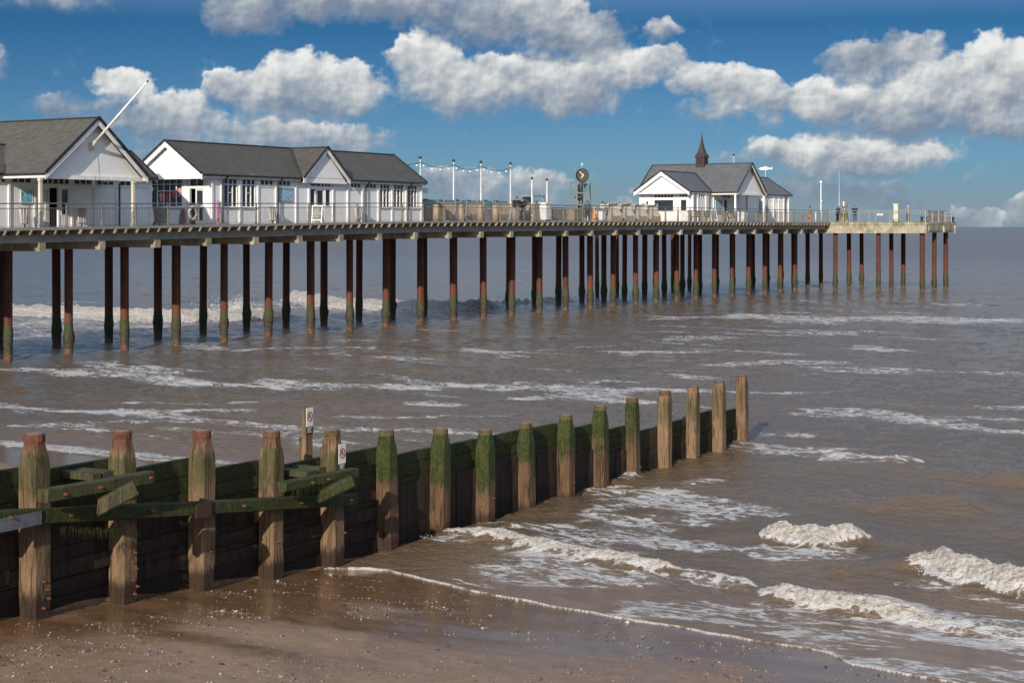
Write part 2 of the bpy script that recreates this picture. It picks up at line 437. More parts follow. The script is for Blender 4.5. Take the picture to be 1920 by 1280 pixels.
wd = bpy.data.worlds.new('World'); scene.world = wd; wd.use_nodes = True
t = NT(wd.node_tree); bg = wd.node_tree.nodes['Background']
sky = t.node('ShaderNodeTexSky', sky_type='NISHITA'); sky.sun_disc = False
sky.sun_elevation = math.asin(SUN.z); sky.sun_rotation = atan2(SUN.x, SUN.y)
sky.air_density = 1.0; sky.dust_density = .3; sky.ozone_density = 2.5
d = t.vmath('NORMALIZE', t.node('ShaderNodeTexCoord').outputs['Generated'])
x, y, z = t.xyz(d)[:3]
hor = t.math('SQRT', t.math('ADD', t.math('MULTIPLY', x, x), t.math('MULTIPLY', y, y)))
U = t.math('MULTIPLY', t.math('ARCTAN2', x, y), 31.0)          # azimuth, in hundredths of a radian times .31
V = t.math('MULTIPLY', t.math('DIVIDE', z, t.math('MAXIMUM', hor, .02)), 31.0)
uv = t.comb(U, V, 0)
# warp so that the outlines billow
w1 = t.vmath('SUBTRACT', t.noise(uv, 1.6, 3, .6, 0, 'Color'), (.5, .5, .5))
w2 = t.vmath('SUBTRACT', t.noise(uv, 5.0, 3, .5, 0, 'Color'), (.5, .5, .5))
q = t.vmath('MULTIPLY_ADD', w1, (.85, .6, 0), uv); q = t.vmath('MULTIPLY_ADD', w2, (.22, .18, 0), q)
# (azimuth px, height px, half width, half height, weight, greyness) of every cumulus lobe in the view
BL = [(470, 28, 90, 48, 1, .7), (600, 8, 120, 42, 1, .7), (760, 10, 170, 48, 1, .75), (930, 38, 150, 58, 1, .6), (1060, 62, 130, 52, 1, .6), (1020, 12, 90, 40, 1, 0), (1100, 80, 90, 40, 1, .6),
      (795, 112, 74, 62, 1, 0), (880, 160, 150, 62, 1, .2), (1030, 150, 170, 62, 1, .2), (1150, 130, 100, 46, 1, .1), (1060, 185, 130, 38, 1, .5), (1250, 110, 55, 34, .8, .1), (1300, 150, 60, 38, .9, .2),
      (1242, 58, 40, 24, .7, .5), (1385, 170, 92, 52, 1, .1), (1330, 212, 66, 30, .8, .5), (1450, 195, 60, 44, .9, .3),
      (1620, 118, 92, 42, 1, .55), (1700, 95, 70, 34, .9, .6), (1760, 155, 140, 58, 1, .1), (1880, 118, 90, 58, 1, .1), (1560, 190, 95, 48, 1, .1), (1670, 205, 160, 46, 1, .3), (1830, 195, 150, 52, 1, .3), (1690, 238, 160, 26, .9, .8),
      (1870, 240, 110, 36, .9, .5), (2000, 170, 150, 70, 1, .3),
      (1480, 288, 84, 34, .9, .2), (1560, 280, 110, 40, 1, .1), (1680, 284, 120, 36, 1, .2), (1600, 312, 150, 26, .9, .7), (1380, 300, 60, 24, .6, .6),
      (1600, 362, 120, 28, .85, .9), (1500, 350, 110, 28, .8, .9), (1690, 385, 66, 22, .85, .8), (1850, 412, 50, 18, .95, .3), (1912, 390, 36, 24, .95, .4), (1800, 405, 40, 14, .8, .5),
      (235, 160, 58, 34, 1, 0), (330, 205, 70, 40, .9, .2), (445, 165, 70, 40, 1, .1), (555, 150, 90, 54, 1, .15), (645, 165, 84, 52, 1, .15), (570, 198, 160, 28, .9, .75),
      (140, 200, 100, 26, .7, .8), (300, 240, 190, 40, .85, .6), (520, 250, 170, 42, .9, .35), (650, 262, 90, 36, .8, .4), (430, 300, 260, 50, .75, .85),
      (840, 350, 58, 36, .85, .6), (900, 345, 60, 34, .8, .4), (1010, 345, 74, 34, .85, .4), (960, 385, 170, 34, .75, .8), (1170, 385, 40, 16, .5, .6), (1210, 365, 30, 14, .5, .4),
      (110, 8, 110, 20, .6, .6), (-150, 120, 160, 60, 1, .3), (-330, 250, 190, 60, 1, .3), (2250, 300, 160, 50, 1, .3), (2450, 150, 200, 70, 1, .3)]
NL = 0; acc = None; wsum = None; vsum = None; e = q; pm = (1.0, 1.0, 0.0, 0.0)
for (px, py, rx, ry, wt, gy) in BL:
    a = math.atan((px - 960) / 3100); k = cos(a)
    cu = a * 31; cv = (425 - py) / 100 * k; ru = rx / 100 * 1.18; rv = ry / 100 * 1.18
    # each lobe's coordinates are remapped from the lobe before it
    nm = (1 / ru, 1 / rv, -cu / ru, -cv / rv)
    kx = nm[0] / pm[0]; ky = nm[1] / pm[1]
    ov = (nm[2] - kx * pm[2], nm[3] - ky * pm[3], 0); pm = nm; NL += 1
    if NL % 8 == 0: ov = t.vmath('MULTIPLY_ADD', acc, (1e-7, 0, 0), ov)   # keeps the shader's stack short
    e = t.vmath('MULTIPLY_ADD', e, (kx, ky, 0), ov)
    f = t.math('SUBTRACT', 1.0, t.vmath('DOT_PRODUCT', e, e), clamp=True)
    f = t.math('MULTIPLY', f, wt)
    # height within the lobe, lowered for grey lobes
    g = t.math('MULTIPLY', f, t.math('ADD', t.xyz(e)[1], -gy * 1.35))
    if acc is None: acc, wsum, vsum = f, f, g
    else:
        acc = t.math('SMOOTH_MAX', acc, f, .25); wsum = t.math('ADD', wsum, f); vsum = t.math('ADD', vsum, g)
hgt = t.math('DIVIDE', vsum, t.math('ADD', wsum, .001))
# loose generic cloud away from the view
away = t.ss(t.math('ABSOLUTE', t.math('SUBTRACT', U, .3)), 12.5, 20.0)
high = t.ss(V, 5.0, 12.0)
gen = t.math('MULTIPLY', t.math('MAXIMUM', away, high), t.ss(t.noise(t.scl(uv, (.6, 1, 1)), .32, 5, .55), .46, .72))
acc = t.math('MAXIMUM', acc, gen)
acc = t.math('SUBTRACT', acc, .08)
qn = t.vmath('MULTIPLY_ADD', w1, (.25, .2, 0), uv)
n1 = t.noise(qn, 1.5, 6, .58); n1b = t.noise(t.vmath('ADD', qn, (-.16, .26, 0)), 1.5, 2, .5); n1a = t.noise(qn, 1.5, 2, .5)
n2 = t.noise(uv, 6.0, 4, .6); n2b = t.noise(t.vmath('ADD', uv, (-.04, .06, 0)), 6.0, 3, .55)
dens = t.math('ADD', acc, t.math('MULTIPLY', t.math('SUBTRACT', n1, .5), .95))
dens = t.math('ADD', dens, t.math('MULTIPLY', t.math('SUBTRACT', n2, .5), .24))
dens = t.math('MULTIPLY', dens, t.ss(acc, .03, .20))
soft = t.ss(hgt, -1.3, .5, .85, .36)
alpha = t.ss(dens, .10, t.math('ADD', .10, soft))
lit = t.math('MULTIPLY_ADD', t.math('SUBTRACT', n1a, n1b), 1.15, t.math('MULTIPLY', hgt, .50))
lit = t.math('MULTIPLY_ADD', t.math('SUBTRACT', n2, n2b), .42, lit)
lit = t.math('ADD', lit, t.ss(dens, .55, .15, 0, .10))
lit = t.math('ADD', lit, .66, 0, True)
cr = t.node('ShaderNodeValToRGB'); t.set(cr.inputs[0], lit)
e = cr.color_ramp.elements
e[0].position = 0.0; e[0].color = (.205, .258, .345, 1); e[1].position = 1.0; e[1].color = (.83, .84, .83, 1)
for ps, cc in ((.25, (.295, .345, .42, 1)), (.50, (.43, .47, .515, 1)), (.74, (.63, .65, .66, 1))):
    k = e.new(ps); k.color = cc
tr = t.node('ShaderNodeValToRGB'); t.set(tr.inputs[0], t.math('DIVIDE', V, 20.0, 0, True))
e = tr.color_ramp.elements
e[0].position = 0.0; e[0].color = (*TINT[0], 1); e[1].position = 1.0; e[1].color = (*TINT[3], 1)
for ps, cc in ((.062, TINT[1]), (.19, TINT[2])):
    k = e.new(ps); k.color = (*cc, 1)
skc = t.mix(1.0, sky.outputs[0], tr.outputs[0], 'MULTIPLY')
# clouds low over the sea sink into the haze
haze = t.ss(V, -.05, 1.3, .68, 1.0)
al = t.math('MULTIPLY', alpha, haze)
CLK = 1.0 / SKYS
hz = t.math('MULTIPLY', t.ss(V, 1.1, -.1), .28)
skc = t.mix(hz, skc, (.33 / SKYS, .40 / SKYS, .47 / SKYS))
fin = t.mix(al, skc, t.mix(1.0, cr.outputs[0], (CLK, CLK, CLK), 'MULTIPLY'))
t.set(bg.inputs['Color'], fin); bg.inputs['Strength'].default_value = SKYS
wd.cycles.sampling_method = 'MANUAL'; wd.cycles.sample_map_resolution = 256

# ------------------------------------------------------------------ noise for the ground and the sea
_r = np.random.RandomState(3); _perm = _r.permutation(1024); _ga = _r.rand(1024) * 2 * pi
_gx = np.cos(_ga); _gy = np.sin(_ga)
def gnoise(x, y):
    xi = np.floor(x).astype(np.int64); yi = np.floor(y).astype(np.int64); fx = x - xi; fy = y - yi
    u = fx * fx * fx * (fx * (fx * 6 - 15) + 10); v = fy * fy * fy * (fy * (fy * 6 - 15) + 10)
    def h(i, j): return _perm[(_perm[i & 1023] + j) & 1023]
    def gd(i, j, ax, ay):
        k = h(i, j); return _gx[k] * ax + _gy[k] * ay
    a = gd(xi, yi, fx, fy); b = gd(xi + 1, yi, fx - 1, fy); c = gd(xi, yi + 1, fx, fy - 1); d_ = gd(xi + 1, yi + 1, fx - 1, fy - 1)
    return ((a + (b - a) * u) * (1 - v) + (c + (d_ - c) * u) * v) * 1.5
def fbm(x, y, oct=4, rough=.5):
    s = 0; a = 1.0
    for k in range(oct):
        s = s + a * gnoise(x * 2 ** k + 17.3 * k, y * 2 ** k + 9.1 * k); a *= rough
    return s
def sstep(v, a, b):
    k = np.clip((v - a) / (b - a), 0, 1); return k * k * (3 - 2 * k)
PX, PY = PIER.d
def pq(X, Y): return X * PX + Y * PY, X * PY - Y * PX            # p seaward, q to the south
GQ0 = pq(*GROY.w(0, 0)[:2])[1]; GQ1 = pq(*GROY.w(30, 0)[:2])[1]; GP0 = pq(*GROY.w(0, 0)[:2])[0]; GP1 = pq(*GROY.w(30, 0)[:2])[0]
def gline(p): return GQ0 + (GQ1 - GQ0) * (p - GP0) / (GP1 - GP0)  # q of the groyne at p
# the swash edge on the near beach, (q, p)
def from_px(px, py, z=0.0):
    Y = (6.7 - z) * 3100 / (py - 425); return (px - 960) / 3100 * Y, Y
EDGE = []
for px, py, zz in ((600, 1066, .0), (680, 1062, .02), (730, 1068, .03), (870, 1105, .05), (1060, 1146, .06), (1350, 1196, .06), (1560, 1234, .06), (1600, 1262, .08), (1700, 1280, .09), (1900, 1318, .1), (2300, 1400, .1)):
    a_, b_ = pq(*from_px(px, py, zz)); EDGE.append((b_, a_))
EDGE.sort()
EQ = np.array([e_[0] for e_ in EDGE]); EP = np.array([e_[1] for e_ in EDGE])
def edge_s(q):
    return np.interp(q, EQ, EP) + .07 * gnoise(q * 1.3, q * 0 + 3.1) + .03 * gnoise(q * 4.1, q * 0 + 8.7)
def edge_n(q): return 34.7 + .35 * gnoise(q * .5, q * 0 + 5.5) + .15 * gnoise(q * 1.7, q * 0 + 1.2)
def ground_z(p, q):
    south = sstep(q - gline(p), -.34, -.22)
    zs = np.where(p < 26.1, .076 * (26.1 - p), -.035 * (p - 26.1))
    zn = np.where(p < 35.2, .076 * (35.2 - p), -.035 * (p - 35.2))
    zz = zs * south + zn * (1 - south)
    zz = zz + .018 * gnoise(p / 2.3, q / 3.1) + .008 * gnoise(p / .7, q / 1.1)
    # scour hollow along the foot of the groyne
    g = q - gline(p)
    zz = zz - .05 * np.exp(-((g - .45) / .55) ** 2) * (p < 30) * sstep(-gnoise(p / 1.4, q * 0 + 2.0), -.3, .5)
    return np.maximum(zz, -2.5)

# ------------------------------------------------------------------ beach
def grid_mesh(name, X, Y, Z, attrs, m):
    nr, nc = X.shape
    me = bpy.data.meshes.new(name); n = nr * nc
    me.vertices.add(n)
    co_ = np.empty((n, 3), np.float32); co_[:, 0] = X.ravel(); co_[:, 1] = Y.ravel(); co_[:, 2] = Z.ravel()
    me.vertices.foreach_set('co', co_.ravel())
    i = np.arange(n).reshape(nr, nc)
    f = np.stack([i[:-1, :-1], i[:-1, 1:], i[1:, 1:], i[1:, :-1]], -1).reshape(-1, 4)
    me.loops.add(f.size); me.loops.foreach_set('vertex_index', f.ravel().astype(np.int32))
    me.polygons.add(len(f)); me.polygons.foreach_set('loop_start', np.arange(0, f.size, 4, dtype=np.int32))
    me.update(calc_edges=True)
    me.polygons.foreach_set('use_smooth', np.ones(len(f), bool))
    for k, v in attrs.items():
        a = me.attributes.new(k, 'FLOAT', 'POINT'); a.data.foreach_set('value', v.ravel().astype(np.float32))
    me.materials.append(m)
    o = bpy.data.objects.new(name, me); COL.objects.link(o); return o

def fn(t, b):
    p = t.pos(); z = t.xyz(p)[2]
    r = t.node('ShaderNodeVectorRotate', rotation_type='Z_AXIS'); t.set(r.inputs['Vector'], p); r.inputs['Angle'].default_value = -PIER.rz
    s = r.outputs[0]
    n = t.noise(t.scl(s, (1.0, .45, 1)), .55, 5, .6, .4); m = t.noise(p, 5, 5, .65); g = t.noise(p, 60, 3, .6); gg = t.noise(p, 22, 4, .7)
    wet = t.attr('wet').outputs['Fac']
    w = t.ss(t.math('ADD', wet, t.math('MULTIPLY', t.math('SUBTRACT', n, .5), 1.5)), .25, .75)
    c = t.mix(t.ss(m, .3, .7), (.325, .210, .128), (.255, .160, .094))
    c = t.mix(t.math('MULTIPLY', t.ss(gg, .5, .75), .35), c, (.11, .075, .05))
    cw = t.mix(t.ss(m, .3, .7), (.195, .108, .052), (.142, .077, .037))
    c = t.mix(w, c, cw)
    # shell and shingle grit
    v = t.voro(p, 34, out='Color'); vd = t.voro(p, 34)
    cl = t.math('MULTIPLY', t.ss(t.noise(t.scl(s, (.8, .35, 1)), 1.1, 4, .65), .50, .66), t.ss(vd, .34, .22))
    vr = t.xyz(v)[0]
    c = t.mix(t.math('MULTIPLY', cl, t.ss(vr, .78, .84)), c, (.36, .31, .25))
    c = t.mix(t.math('MULTIPLY', cl, t.ss(vr, .22, .16)), c, (.035, .03, .028))
    ro = t.math('MULTIPLY_ADD', w, -.42, t.math('MULTIPLY_ADD', gg, .15, .53))
    h = t.math('ADD', t.math('MULTIPLY', g, t.ss(w, .2, 1.0, .35, .03)), t.math('MULTIPLY', m, t.ss(w, .2, 1.0, .7, .10)))
    P(t, b, c, ro, None, t.bump(h, .5, .02), t.ss(w, .3, 1.0, .18, .34))
mat('wet_sand', fn)
pv = np.concatenate([np.arange(2, 9, .5), np.arange(9, 34, .09), np.arange(34, 80, 1.0)])
qv = np.concatenate([np.arange(-140, -26, 1.5), np.arange(-26, -8, .09), np.arange(-8, 60, 1.0)])
Qg, Pg = np.meshgrid(qv, pv)
Xg = Pg * PX + Qg * PY; Yg = Pg * PY - Qg * PX
Zg = ground_z(Pg, Qg)
south = Qg > gline(Pg)
dist = np.where(south, edge_s(Qg) - Pg, edge_n(Qg) - Pg)
wet = 1.05 - np.clip(dist / 6.5, 0, 1) * .75
wet = wet + .35 * np.exp(-((Qg - gline(Pg) - .8) / 1.4) ** 2) + .5 * np.exp(-((Pg - 18.6) / .55) ** 2 - ((Qg + 16.6) / 2.2) ** 2)
tag(grid_mesh('beach', Xg, Yg, Zg, {'wet': wet}, MATS['wet_sand']), kind='structure')

# ------------------------------------------------------------------ sea
th = np.radians(np.concatenate([np.arange(-75, -21, 1.0), np.arange(-21, 21, .044), np.arange(21, 76, 1.0)]))
ds = []; d_ = 15.0
while d_ < 26000:
    ds.append(d_); d_ += max(.05 if 22 < d_ < 40 else .09, d_ * d_ / 20770 * .85)
ds.append(40000.0)
D, T = np.meshgrid(np.array(ds), th, indexing='ij')
lat = np.tan(np.clip(T, -1.31, 1.31)); near_polar = np.cos(T)
X = np.where(np.abs(T) < .37, D * lat, D * np.sin(T) / cos(.37)); Y = np.where(np.abs(T) < .37, D, D * np.cos(T) / cos(.37))
p, q = pq(X, Y)
southm = sstep(q - gline(p), -.3, -.1); beyond = sstep(p, 47.0, 50.0)
pe = np.where((q > gline(p)) , edge_s(q), edge_n(q))
off = p - pe
amp = np.clip(off / 7.0, .10, 1.0)
far = np.clip(120.0 / np.maximum(D, 1), 0, 1)
h = np.zeros_like(X)
wq = q + 1.5 * gnoise(q / 9, p / 9); wp = p + 1.2 * gnoise(q / 11 + 4, p / 7)
h += .10 * gnoise(wp / 3.6, wq / 11.0) * amp
h += .07 * gnoise(wp / 1.7 + 9, wq / 4.2 + 3) * amp * np.clip(300 / D, 0, 1)
m60 = D < 260
def addn(amp_, a, b, mask, ox=0.0):
    global h
    h[mask] += amp_ * (gnoise(wp[mask] / a + ox, wq[mask] / b + ox * .7)) * np.clip(amp[mask] + (.12 if a > .6 else .34), 0, 1)
addn(.046, .80, 1.7, m60, 2.2)
addn(.028, .42, .75, D < 130, 5.2)
addn(.016, .22, .34, D < 75, 7.7)
addn(.008, .11, .16, D < 50, 1.7)
foam = np.zeros_like(X)

def crest(pts, hgt, wb, wf, fw, fstr, ragged=.25, zref=0.0, back=0.0):
    """a breaking wave: pts (px, py) of its crest seen in the photo, on the sea at zref"""
    global h, foam
    c = sorted((lambda a: (a[1], a[0]))(pq(*from_px(px, py, zref))) for px, py in pts)
    cq = np.array([k[0] for k in c]); cp = np.array([k[1] for k in c])
    L = cq[-1] - cq[0]
    msk = (q > cq[0] - .8) & (q < cq[-1] + .8) & (p > cp.min() - 4) & (p < cp.max() + 5)
    if not msk.any(): return
    qq = q[msk]; pp = p[msk]
    pc = np.interp(qq, cq, cp) + .10 * gnoise(qq * 1.1, qq * 0 + L)
    env = sstep(qq, cq[0] - .3, cq[0] + min(.9, L * .22)) * sstep(-qq, -cq[-1] - .3, -cq[-1] + min(.9, L * .22))
    env = env * (1 + .25 * gnoise(qq * .9, qq * 0 + 2))
    dl = (pp - pc)
    dlf = dl / (.30 + .70 * np.clip(env, 0, 1.2))
    prof = np.where(dl > 0, np.exp(-(dl / wb) ** 2), np.exp(-(dl / wf) ** 2))
    h[msk] += hgt * env * prof
    if fstr > 0:
        rag = ragged * fw * (gnoise(qq * 3.1, pp * 2.3) + .6 * gnoise(qq * 8, pp * 8))
        ff = sstep(dlf + rag, -fw, -fw * .45) * sstep(-dl + rag * .5, -fw * .22 - back, fw * .05 - back) * sstep(env, .08, .45)
        bl = np.abs(gnoise(qq * 4.5, pp * 5.5 + 2)) * .55 + np.abs(gnoise(qq * 11, pp * 11)) * .6 + .6 * np.abs(gnoise(qq * 23, pp * 23))
        h[msk] += ff * (.02 + .048 * bl) * min(1.6, hgt / .26)
        apron = .38 * sstep(env, .1, .6) * np.exp(-((dl + fw * 1.5) / (fw * .8)) ** 2) * (.8 + .5 * gnoise(qq * 1.2, pp * 2))
        foam[msk] = np.maximum(foam[msk], np.maximum(ff * fstr, apron))
def streak(pts, half, inten, zref=0.0):
    global foam
    c = sorted((lambda a: (a[1], a[0]))(pq(*from_px(px, py, zref))) for px, py in pts)
    cq = np.array([k[0] for k in c]); cp = np.array([k[1] for k in c])
    msk = (q > cq[0] - 2) & (q < cq[-1] + 2) & (p > cp.min() - half * 3) & (p < cp.max() + half * 3)
    if not msk.any(): return
    qq = q[msk]; pp = p[msk]; L = cq[-1] - cq[0]
    pc = np.interp(qq, cq, cp) + half * .5 * gnoise(qq / 2.3, qq * 0 + L * 3.3)
    env = sstep(qq, cq[0] - 1, cq[0] + .2 * L) * sstep(-qq, -cq[-1] - 1, -cq[-1] + .2 * L)
    f = np.exp(-((pp - pc) / half) ** 2) * env * inten * (.80 + .34 * gnoise(qq / 1.9, pp / .9 + L))
    foam[msk] = np.maximum(foam[msk], f)
# breakers on the near shore
crest([(826, 1000), (930, 1012), (1010, 1030), (1100, 1045), (1200, 1066), (1300, 1072)], .22, .9, .28, .40, 1.0, .25, 0, -.05)
crest([(1290, 1074), (1340, 1082), (1420, 1108)], .12, .8, .3, .22, .75)
crest([(1415, 1112), (1470, 1122), (1560, 1136), (1660, 1152), (1790, 1178)], .25, .9, .28, .46, 1.0, .25, 0, -.06)
crest([(1780, 1176), (1860, 1186), (1960, 1196)], .14, .9, .3, .0, 0)
crest([(1432, 1006), (1480, 1010), (1560, 1022), (1636, 1020)], .33, .9, .34, .60, 1.0, .25, 0, -.10)
crest([(1330, 1000), (1440, 1004), (1660, 1024), (1760, 1036)], .12, .8, .4, 0, 0)
crest([(1700, 1066), (1760, 1072), (1820, 1086), (1920, 1104), (2050, 1120)], .40, 1.0, .40, .76, 1.0, .25, 0, -.10)
crest([(1560, 1070), (1720, 1070)], .16, .9, .4, 0, 0)
crest([(1650, 945), (1740, 948), (1850, 955)], .22, 1.1, .6, 0, 0)
crest([(1850, 900), (1960, 905)], .18, 1.2, .6, 0, 0)
crest([(1545, 856), (1600, 860), (1660, 868), (1740, 870)], .16, 1.2, .5, .5, .52)
crest([(1140, 888), (1170, 890), (1200, 896)], .10, .8, .3, .35, .8)
# breakers beyond the pier
crest([(-60, 578), (40, 584), (180, 588), (330, 594), (430, 592), (520, 590)], .75, 3.0, 1.0, 3.2, 1.0, .3, .3)
crest([(545, 556), (640, 570), (760, 574), (860, 575), (930, 573)], .8, 3.2, 1.1, 3.0, 1.0, .3, .3)
crest([(430, 578), (455, 580), (480, 584)], .55, 2, 1, 2.0, 1.0, .3, .3)
streak([(-60, 600), (150, 615), (330, 612), (480, 612), (700, 600)], 5.0, .42)
streak([(0, 630), (200, 640), (420, 625)], 5.0, .40)
crest([(900, 574), (1000, 568), (1060, 566)], .5, 3.0, 1.2, 0, 0)
# a line of spent foam far to the right
streak([(1160, 598), (1260, 596), (1380, 594), (1500, 598), (1650, 598), (1800, 600), (2000, 600)], 4.2, .66)
streak([(1380, 592), (1560, 592)], 3.0, .42)
# bands of drifting foam
for pts, hw, it in (([(-40, 690), (100, 694), (200, 700), (330, 712), (450, 722), (640, 728)], 1.5, .60), ([(150, 676), (280, 700), (400, 700)], 1.6, .50), ([(430, 655), (600, 668), (700, 650)], 1.3, .42),
                    ([(690, 722), (800, 726), (930, 720), (1050, 728), (1200, 732), (1400, 738), (1600, 733)], 1.0, .68), ([(900, 718), (1050, 726), (1160, 748)], 2.2, .50), ([(950, 745), (1080, 742), (1180, 752)], 1.3, .56),
                    ([(-20, 764), (150, 770), (300, 772), (470, 770)], .9, .58), ([(200, 758), (400, 755), (560, 752)], .7, .40), ([(780, 758), (850, 762)], .8, .60), ([(560, 778), (800, 780), (1000, 776)], .6, .40), ([(0, 797), (200, 793), (420, 790)], .8, .42),
                    ([(1300, 684), (1450, 680), (1600, 682)], 1.7, .56), ([(1180, 660), (1330, 658)], 1.6, .40), ([(1480, 618), (1620, 626)], 1.6, .46), ([(1240, 632), (1400, 636)], 1.6, .38), ([(1600, 648), (1680, 660)], 2.2, .42),
                    ([(1500, 766), (1640, 776), (1760, 790), (1880, 806)], 1.3, .58), ([(1830, 762), (1960, 768)], .9, .60), ([(1780, 800), (1940, 806)], .7, .46), ([(1420, 812), (1520, 815)], .5, .40), ([(1240, 700), (1340, 712)], 1.2, .44), ([(1540, 850), (1700, 852)], .4, .5),
                    ([(1000, 655), (1150, 650)], 1.4, .36), ([(600, 640), (800, 636)], 1.8, .36), ([(850, 650), (960, 668), (1000, 672)], 1.2, .44)):
    streak(pts, hw, it)
# lace of foam where spent waves run back
def field(q0, q1, p0, p1, soft, inten):
    global foam
    f = sstep(q, q0, q0 + soft) * sstep(-q, -q1, -q1 + soft) * sstep(p, p0, p0 + soft) * sstep(-p, -p1, -p1 + soft) * inten * np.clip(.72 + .75 * gnoise(p / 1.5 + 3, q / 3.0), .0, 1.25)
    foam = np.maximum(foam, f)
qa = -19.6
field(qa, -13.8, 26.6, 40.0, 2.8, .36)
field(qa, -17.2, 31.0, 41.5, 1.4, .42)
field(-18.5, -5.0, 24.9, 29.4, 1.4, .37)
field(-14.0, -4.0, 22.4, 26.6, 1.2, .44)
field(-60, -20.8, 34.5, 36.3, .7, .66)
field(-60, -20.8, 36.5, 46.0, 3.0, .20)
gl = .5 + .5 * gnoise(p / 2.2, q / 7.5) + .3 * gnoise(p / 6, q / 17)
foam = foam + np.where(D < 150, .33 * sstep(gl, .5, .98), 0) * (p > pe)
# swash: the last film of water rides up on the sand with a white lip
g = ground_z(p, q)
film = g + .014 + .020 * sstep(off, 0, .9)
z = np.where(off > 0, np.maximum(h * 1.0, film), g - .12)
z = np.where(off > 0, np.where(off < .05, np.minimum(z, g + .02), z), z)
lip = np.exp(-((off - .05) / .055) ** 2) * (.85 + .5 * gnoise(q * 3, p * 3)) * (q > gline(p))
foam = np.maximum(foam, lip * .95)
lip2 = np.exp(-((off - .55 - .35 * gnoise(q * .8, q * 0)) / .03) ** 2) * sstep(gnoise(q * .45, q * 0 + 7), .0, .35) * .7 * (q > gline(p))
foam = np.maximum(foam, lip2)
z = z + np.where((off > 0) & (off < .14), .012 * np.exp(-((off - .05) / .05) ** 2), 0)
depth = np.where(off > 0, np.clip(z - g, 0, 3), 0)

def fn(t, b):
    pos = t.pos()
    r = t.node('ShaderNodeVectorRotate', rotation_type='Z_AXIS'); t.set(r.inputs['Vector'], pos); r.inputs['Angle'].default_value = -PIER.rz
    s = r.outputs[0]                                   # x seaward, y along the crests
    F = t.attr('foam').outputs['Fac']; dep = t.attr('depth').outputs['Fac']
    big = t.noise(t.scl(s, (.10, .035, 1)), 1.0, 4, .55); med = t.noise(t.scl(s, (.7, .28, 1)), 1.0, 4, .6)
    c = t.mix(t.ss(big, .35, .65), SEA_A, SEA_B)
    c = t.mix(t.math('MULTIPLY', t.ss(med, .5, .72), .5), c, SEA_C)
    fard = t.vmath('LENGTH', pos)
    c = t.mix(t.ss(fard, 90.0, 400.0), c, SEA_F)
    c = t.mix(t.ss(dep, .16, .015), c, (.160, .104, .064))
    # foam: lace at two sizes, torn by noise
    wv = t.vmath('SUBTRACT', t.noise(t.scl(s, (1, .6, 1)), 1.3, 4, .6, 0, 'Color'), (.5, .5, .5))
    sv = t.vmath('MULTIPLY_ADD', wv, (1.3, 1.3, 0), t.scl(s, (1, .42, 0)))
    e1 = t.voro(sv, 1.7, 'DISTANCE_TO_EDGE'); e2 = t.voro(sv, 4.6, 'DISTANCE_TO_EDGE')
    l1 = t.ss(e1, .16, .0); l2 = t.ss(e2, .20, .0)
    n = t.noise(t.scl(s, (1.0, .4, 1)), 1.6, 6, .68); nf = t.noise(t.scl(s, (1, .6, 1)), 7.0, 5, .65)
    lace = t.math('MULTIPLY_ADD', l1, .42, t.math('MULTIPLY', l2, .34))
    v = t.math('ADD', t.math('MULTIPLY', F, t.ss(F, .55, .9, 1.14, 1.30)), t.math('MULTIPLY', t.math('SUBTRACT', n, .5), 1.25))
    v = t.math('ADD', v, t.math('MULTIPLY', t.math('SUBTRACT', nf, .5), 1.0))
    v = t.math('MULTIPLY_ADD', lace, t.ss(F, .02, .3, 0, 1.25), v)
    v = t.math('MULTIPLY', v, t.ss(F, .02, .25))
    fm = t.math('MULTIPLY', t.ss(v, .74, 1.06), t.ss(F, .5, .9, .86, 1.0))
    # milky thin foam under the lace
    veil = t.math('MULTIPLY', t.ss(v, .40, .9), .20)
    fm = t.math('MAXIMUM', fm, veil)
    ng = t.noise(s, 9.0, 5, .7)
    fcol = t.mix(t.ss(nf, .3, .7), (.46, .445, .42), (.64, .63, .61))
    fbr = t.mix(t.ss(ng, .30, .62), (.25, .215, .175), (.50, .475, .43))
    fcol = t.mix(t.ss(F, .70, .95), fcol, fbr)
    c = t.mix(fm, c, fcol)
    # ripples
    r1 = t.noise(t.scl(s, (1, .55, 1)), 3.2, 6, .62); r2 = t.noise(t.scl(s, (1, .6, 1)), 11, 4, .6); r3 = t.noise(t.scl(s, (.30, .12, 1)), 1.0, 5, .6)
    hh = t.math('MULTIPLY_ADD', r2, .40, t.math('MULTIPLY', r1, .8))
    b1 = t.bump(hh, RIP, .10)
    b2 = t.bump(r3, t_far(t, fard), .5, b1) if False else None
    nb = t.node('ShaderNodeBump'); nb.inputs['Distance'].default_value = .9
    t.set(nb.inputs['Strength'], t.ss(fard, 40.0, 140.0, .0, .75)); t.set(nb.inputs['Height'], r3); t.set(nb.inputs['Normal'], b1)
    nf2 = t.bump(t.math('ADD', nf, t.math('MULTIPLY', t.noise(s, 18.0, 3, .6), .5)), 1.0, .07, nb.outputs[0])
    nmix = t.node('ShaderNodeMix', data_type='VECTOR'); t.set(nmix.inputs[0], fm); t.set(nmix.inputs[4], nb.outputs[0]); t.set(nmix.inputs[5], nf2)
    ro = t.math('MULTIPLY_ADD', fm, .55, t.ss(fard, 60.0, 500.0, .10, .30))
    P(t, b, c, ro, None, nmix.outputs[1], t.ss(fm, 0, 1, .36, .10))
    b.inputs['IOR'].default_value = 1.33
mat('sea_water', fn)
tag(grid_mesh('sea', X, Y, z, {'foam': foam, 'depth': depth}, MATS['sea_water']), kind='structure')

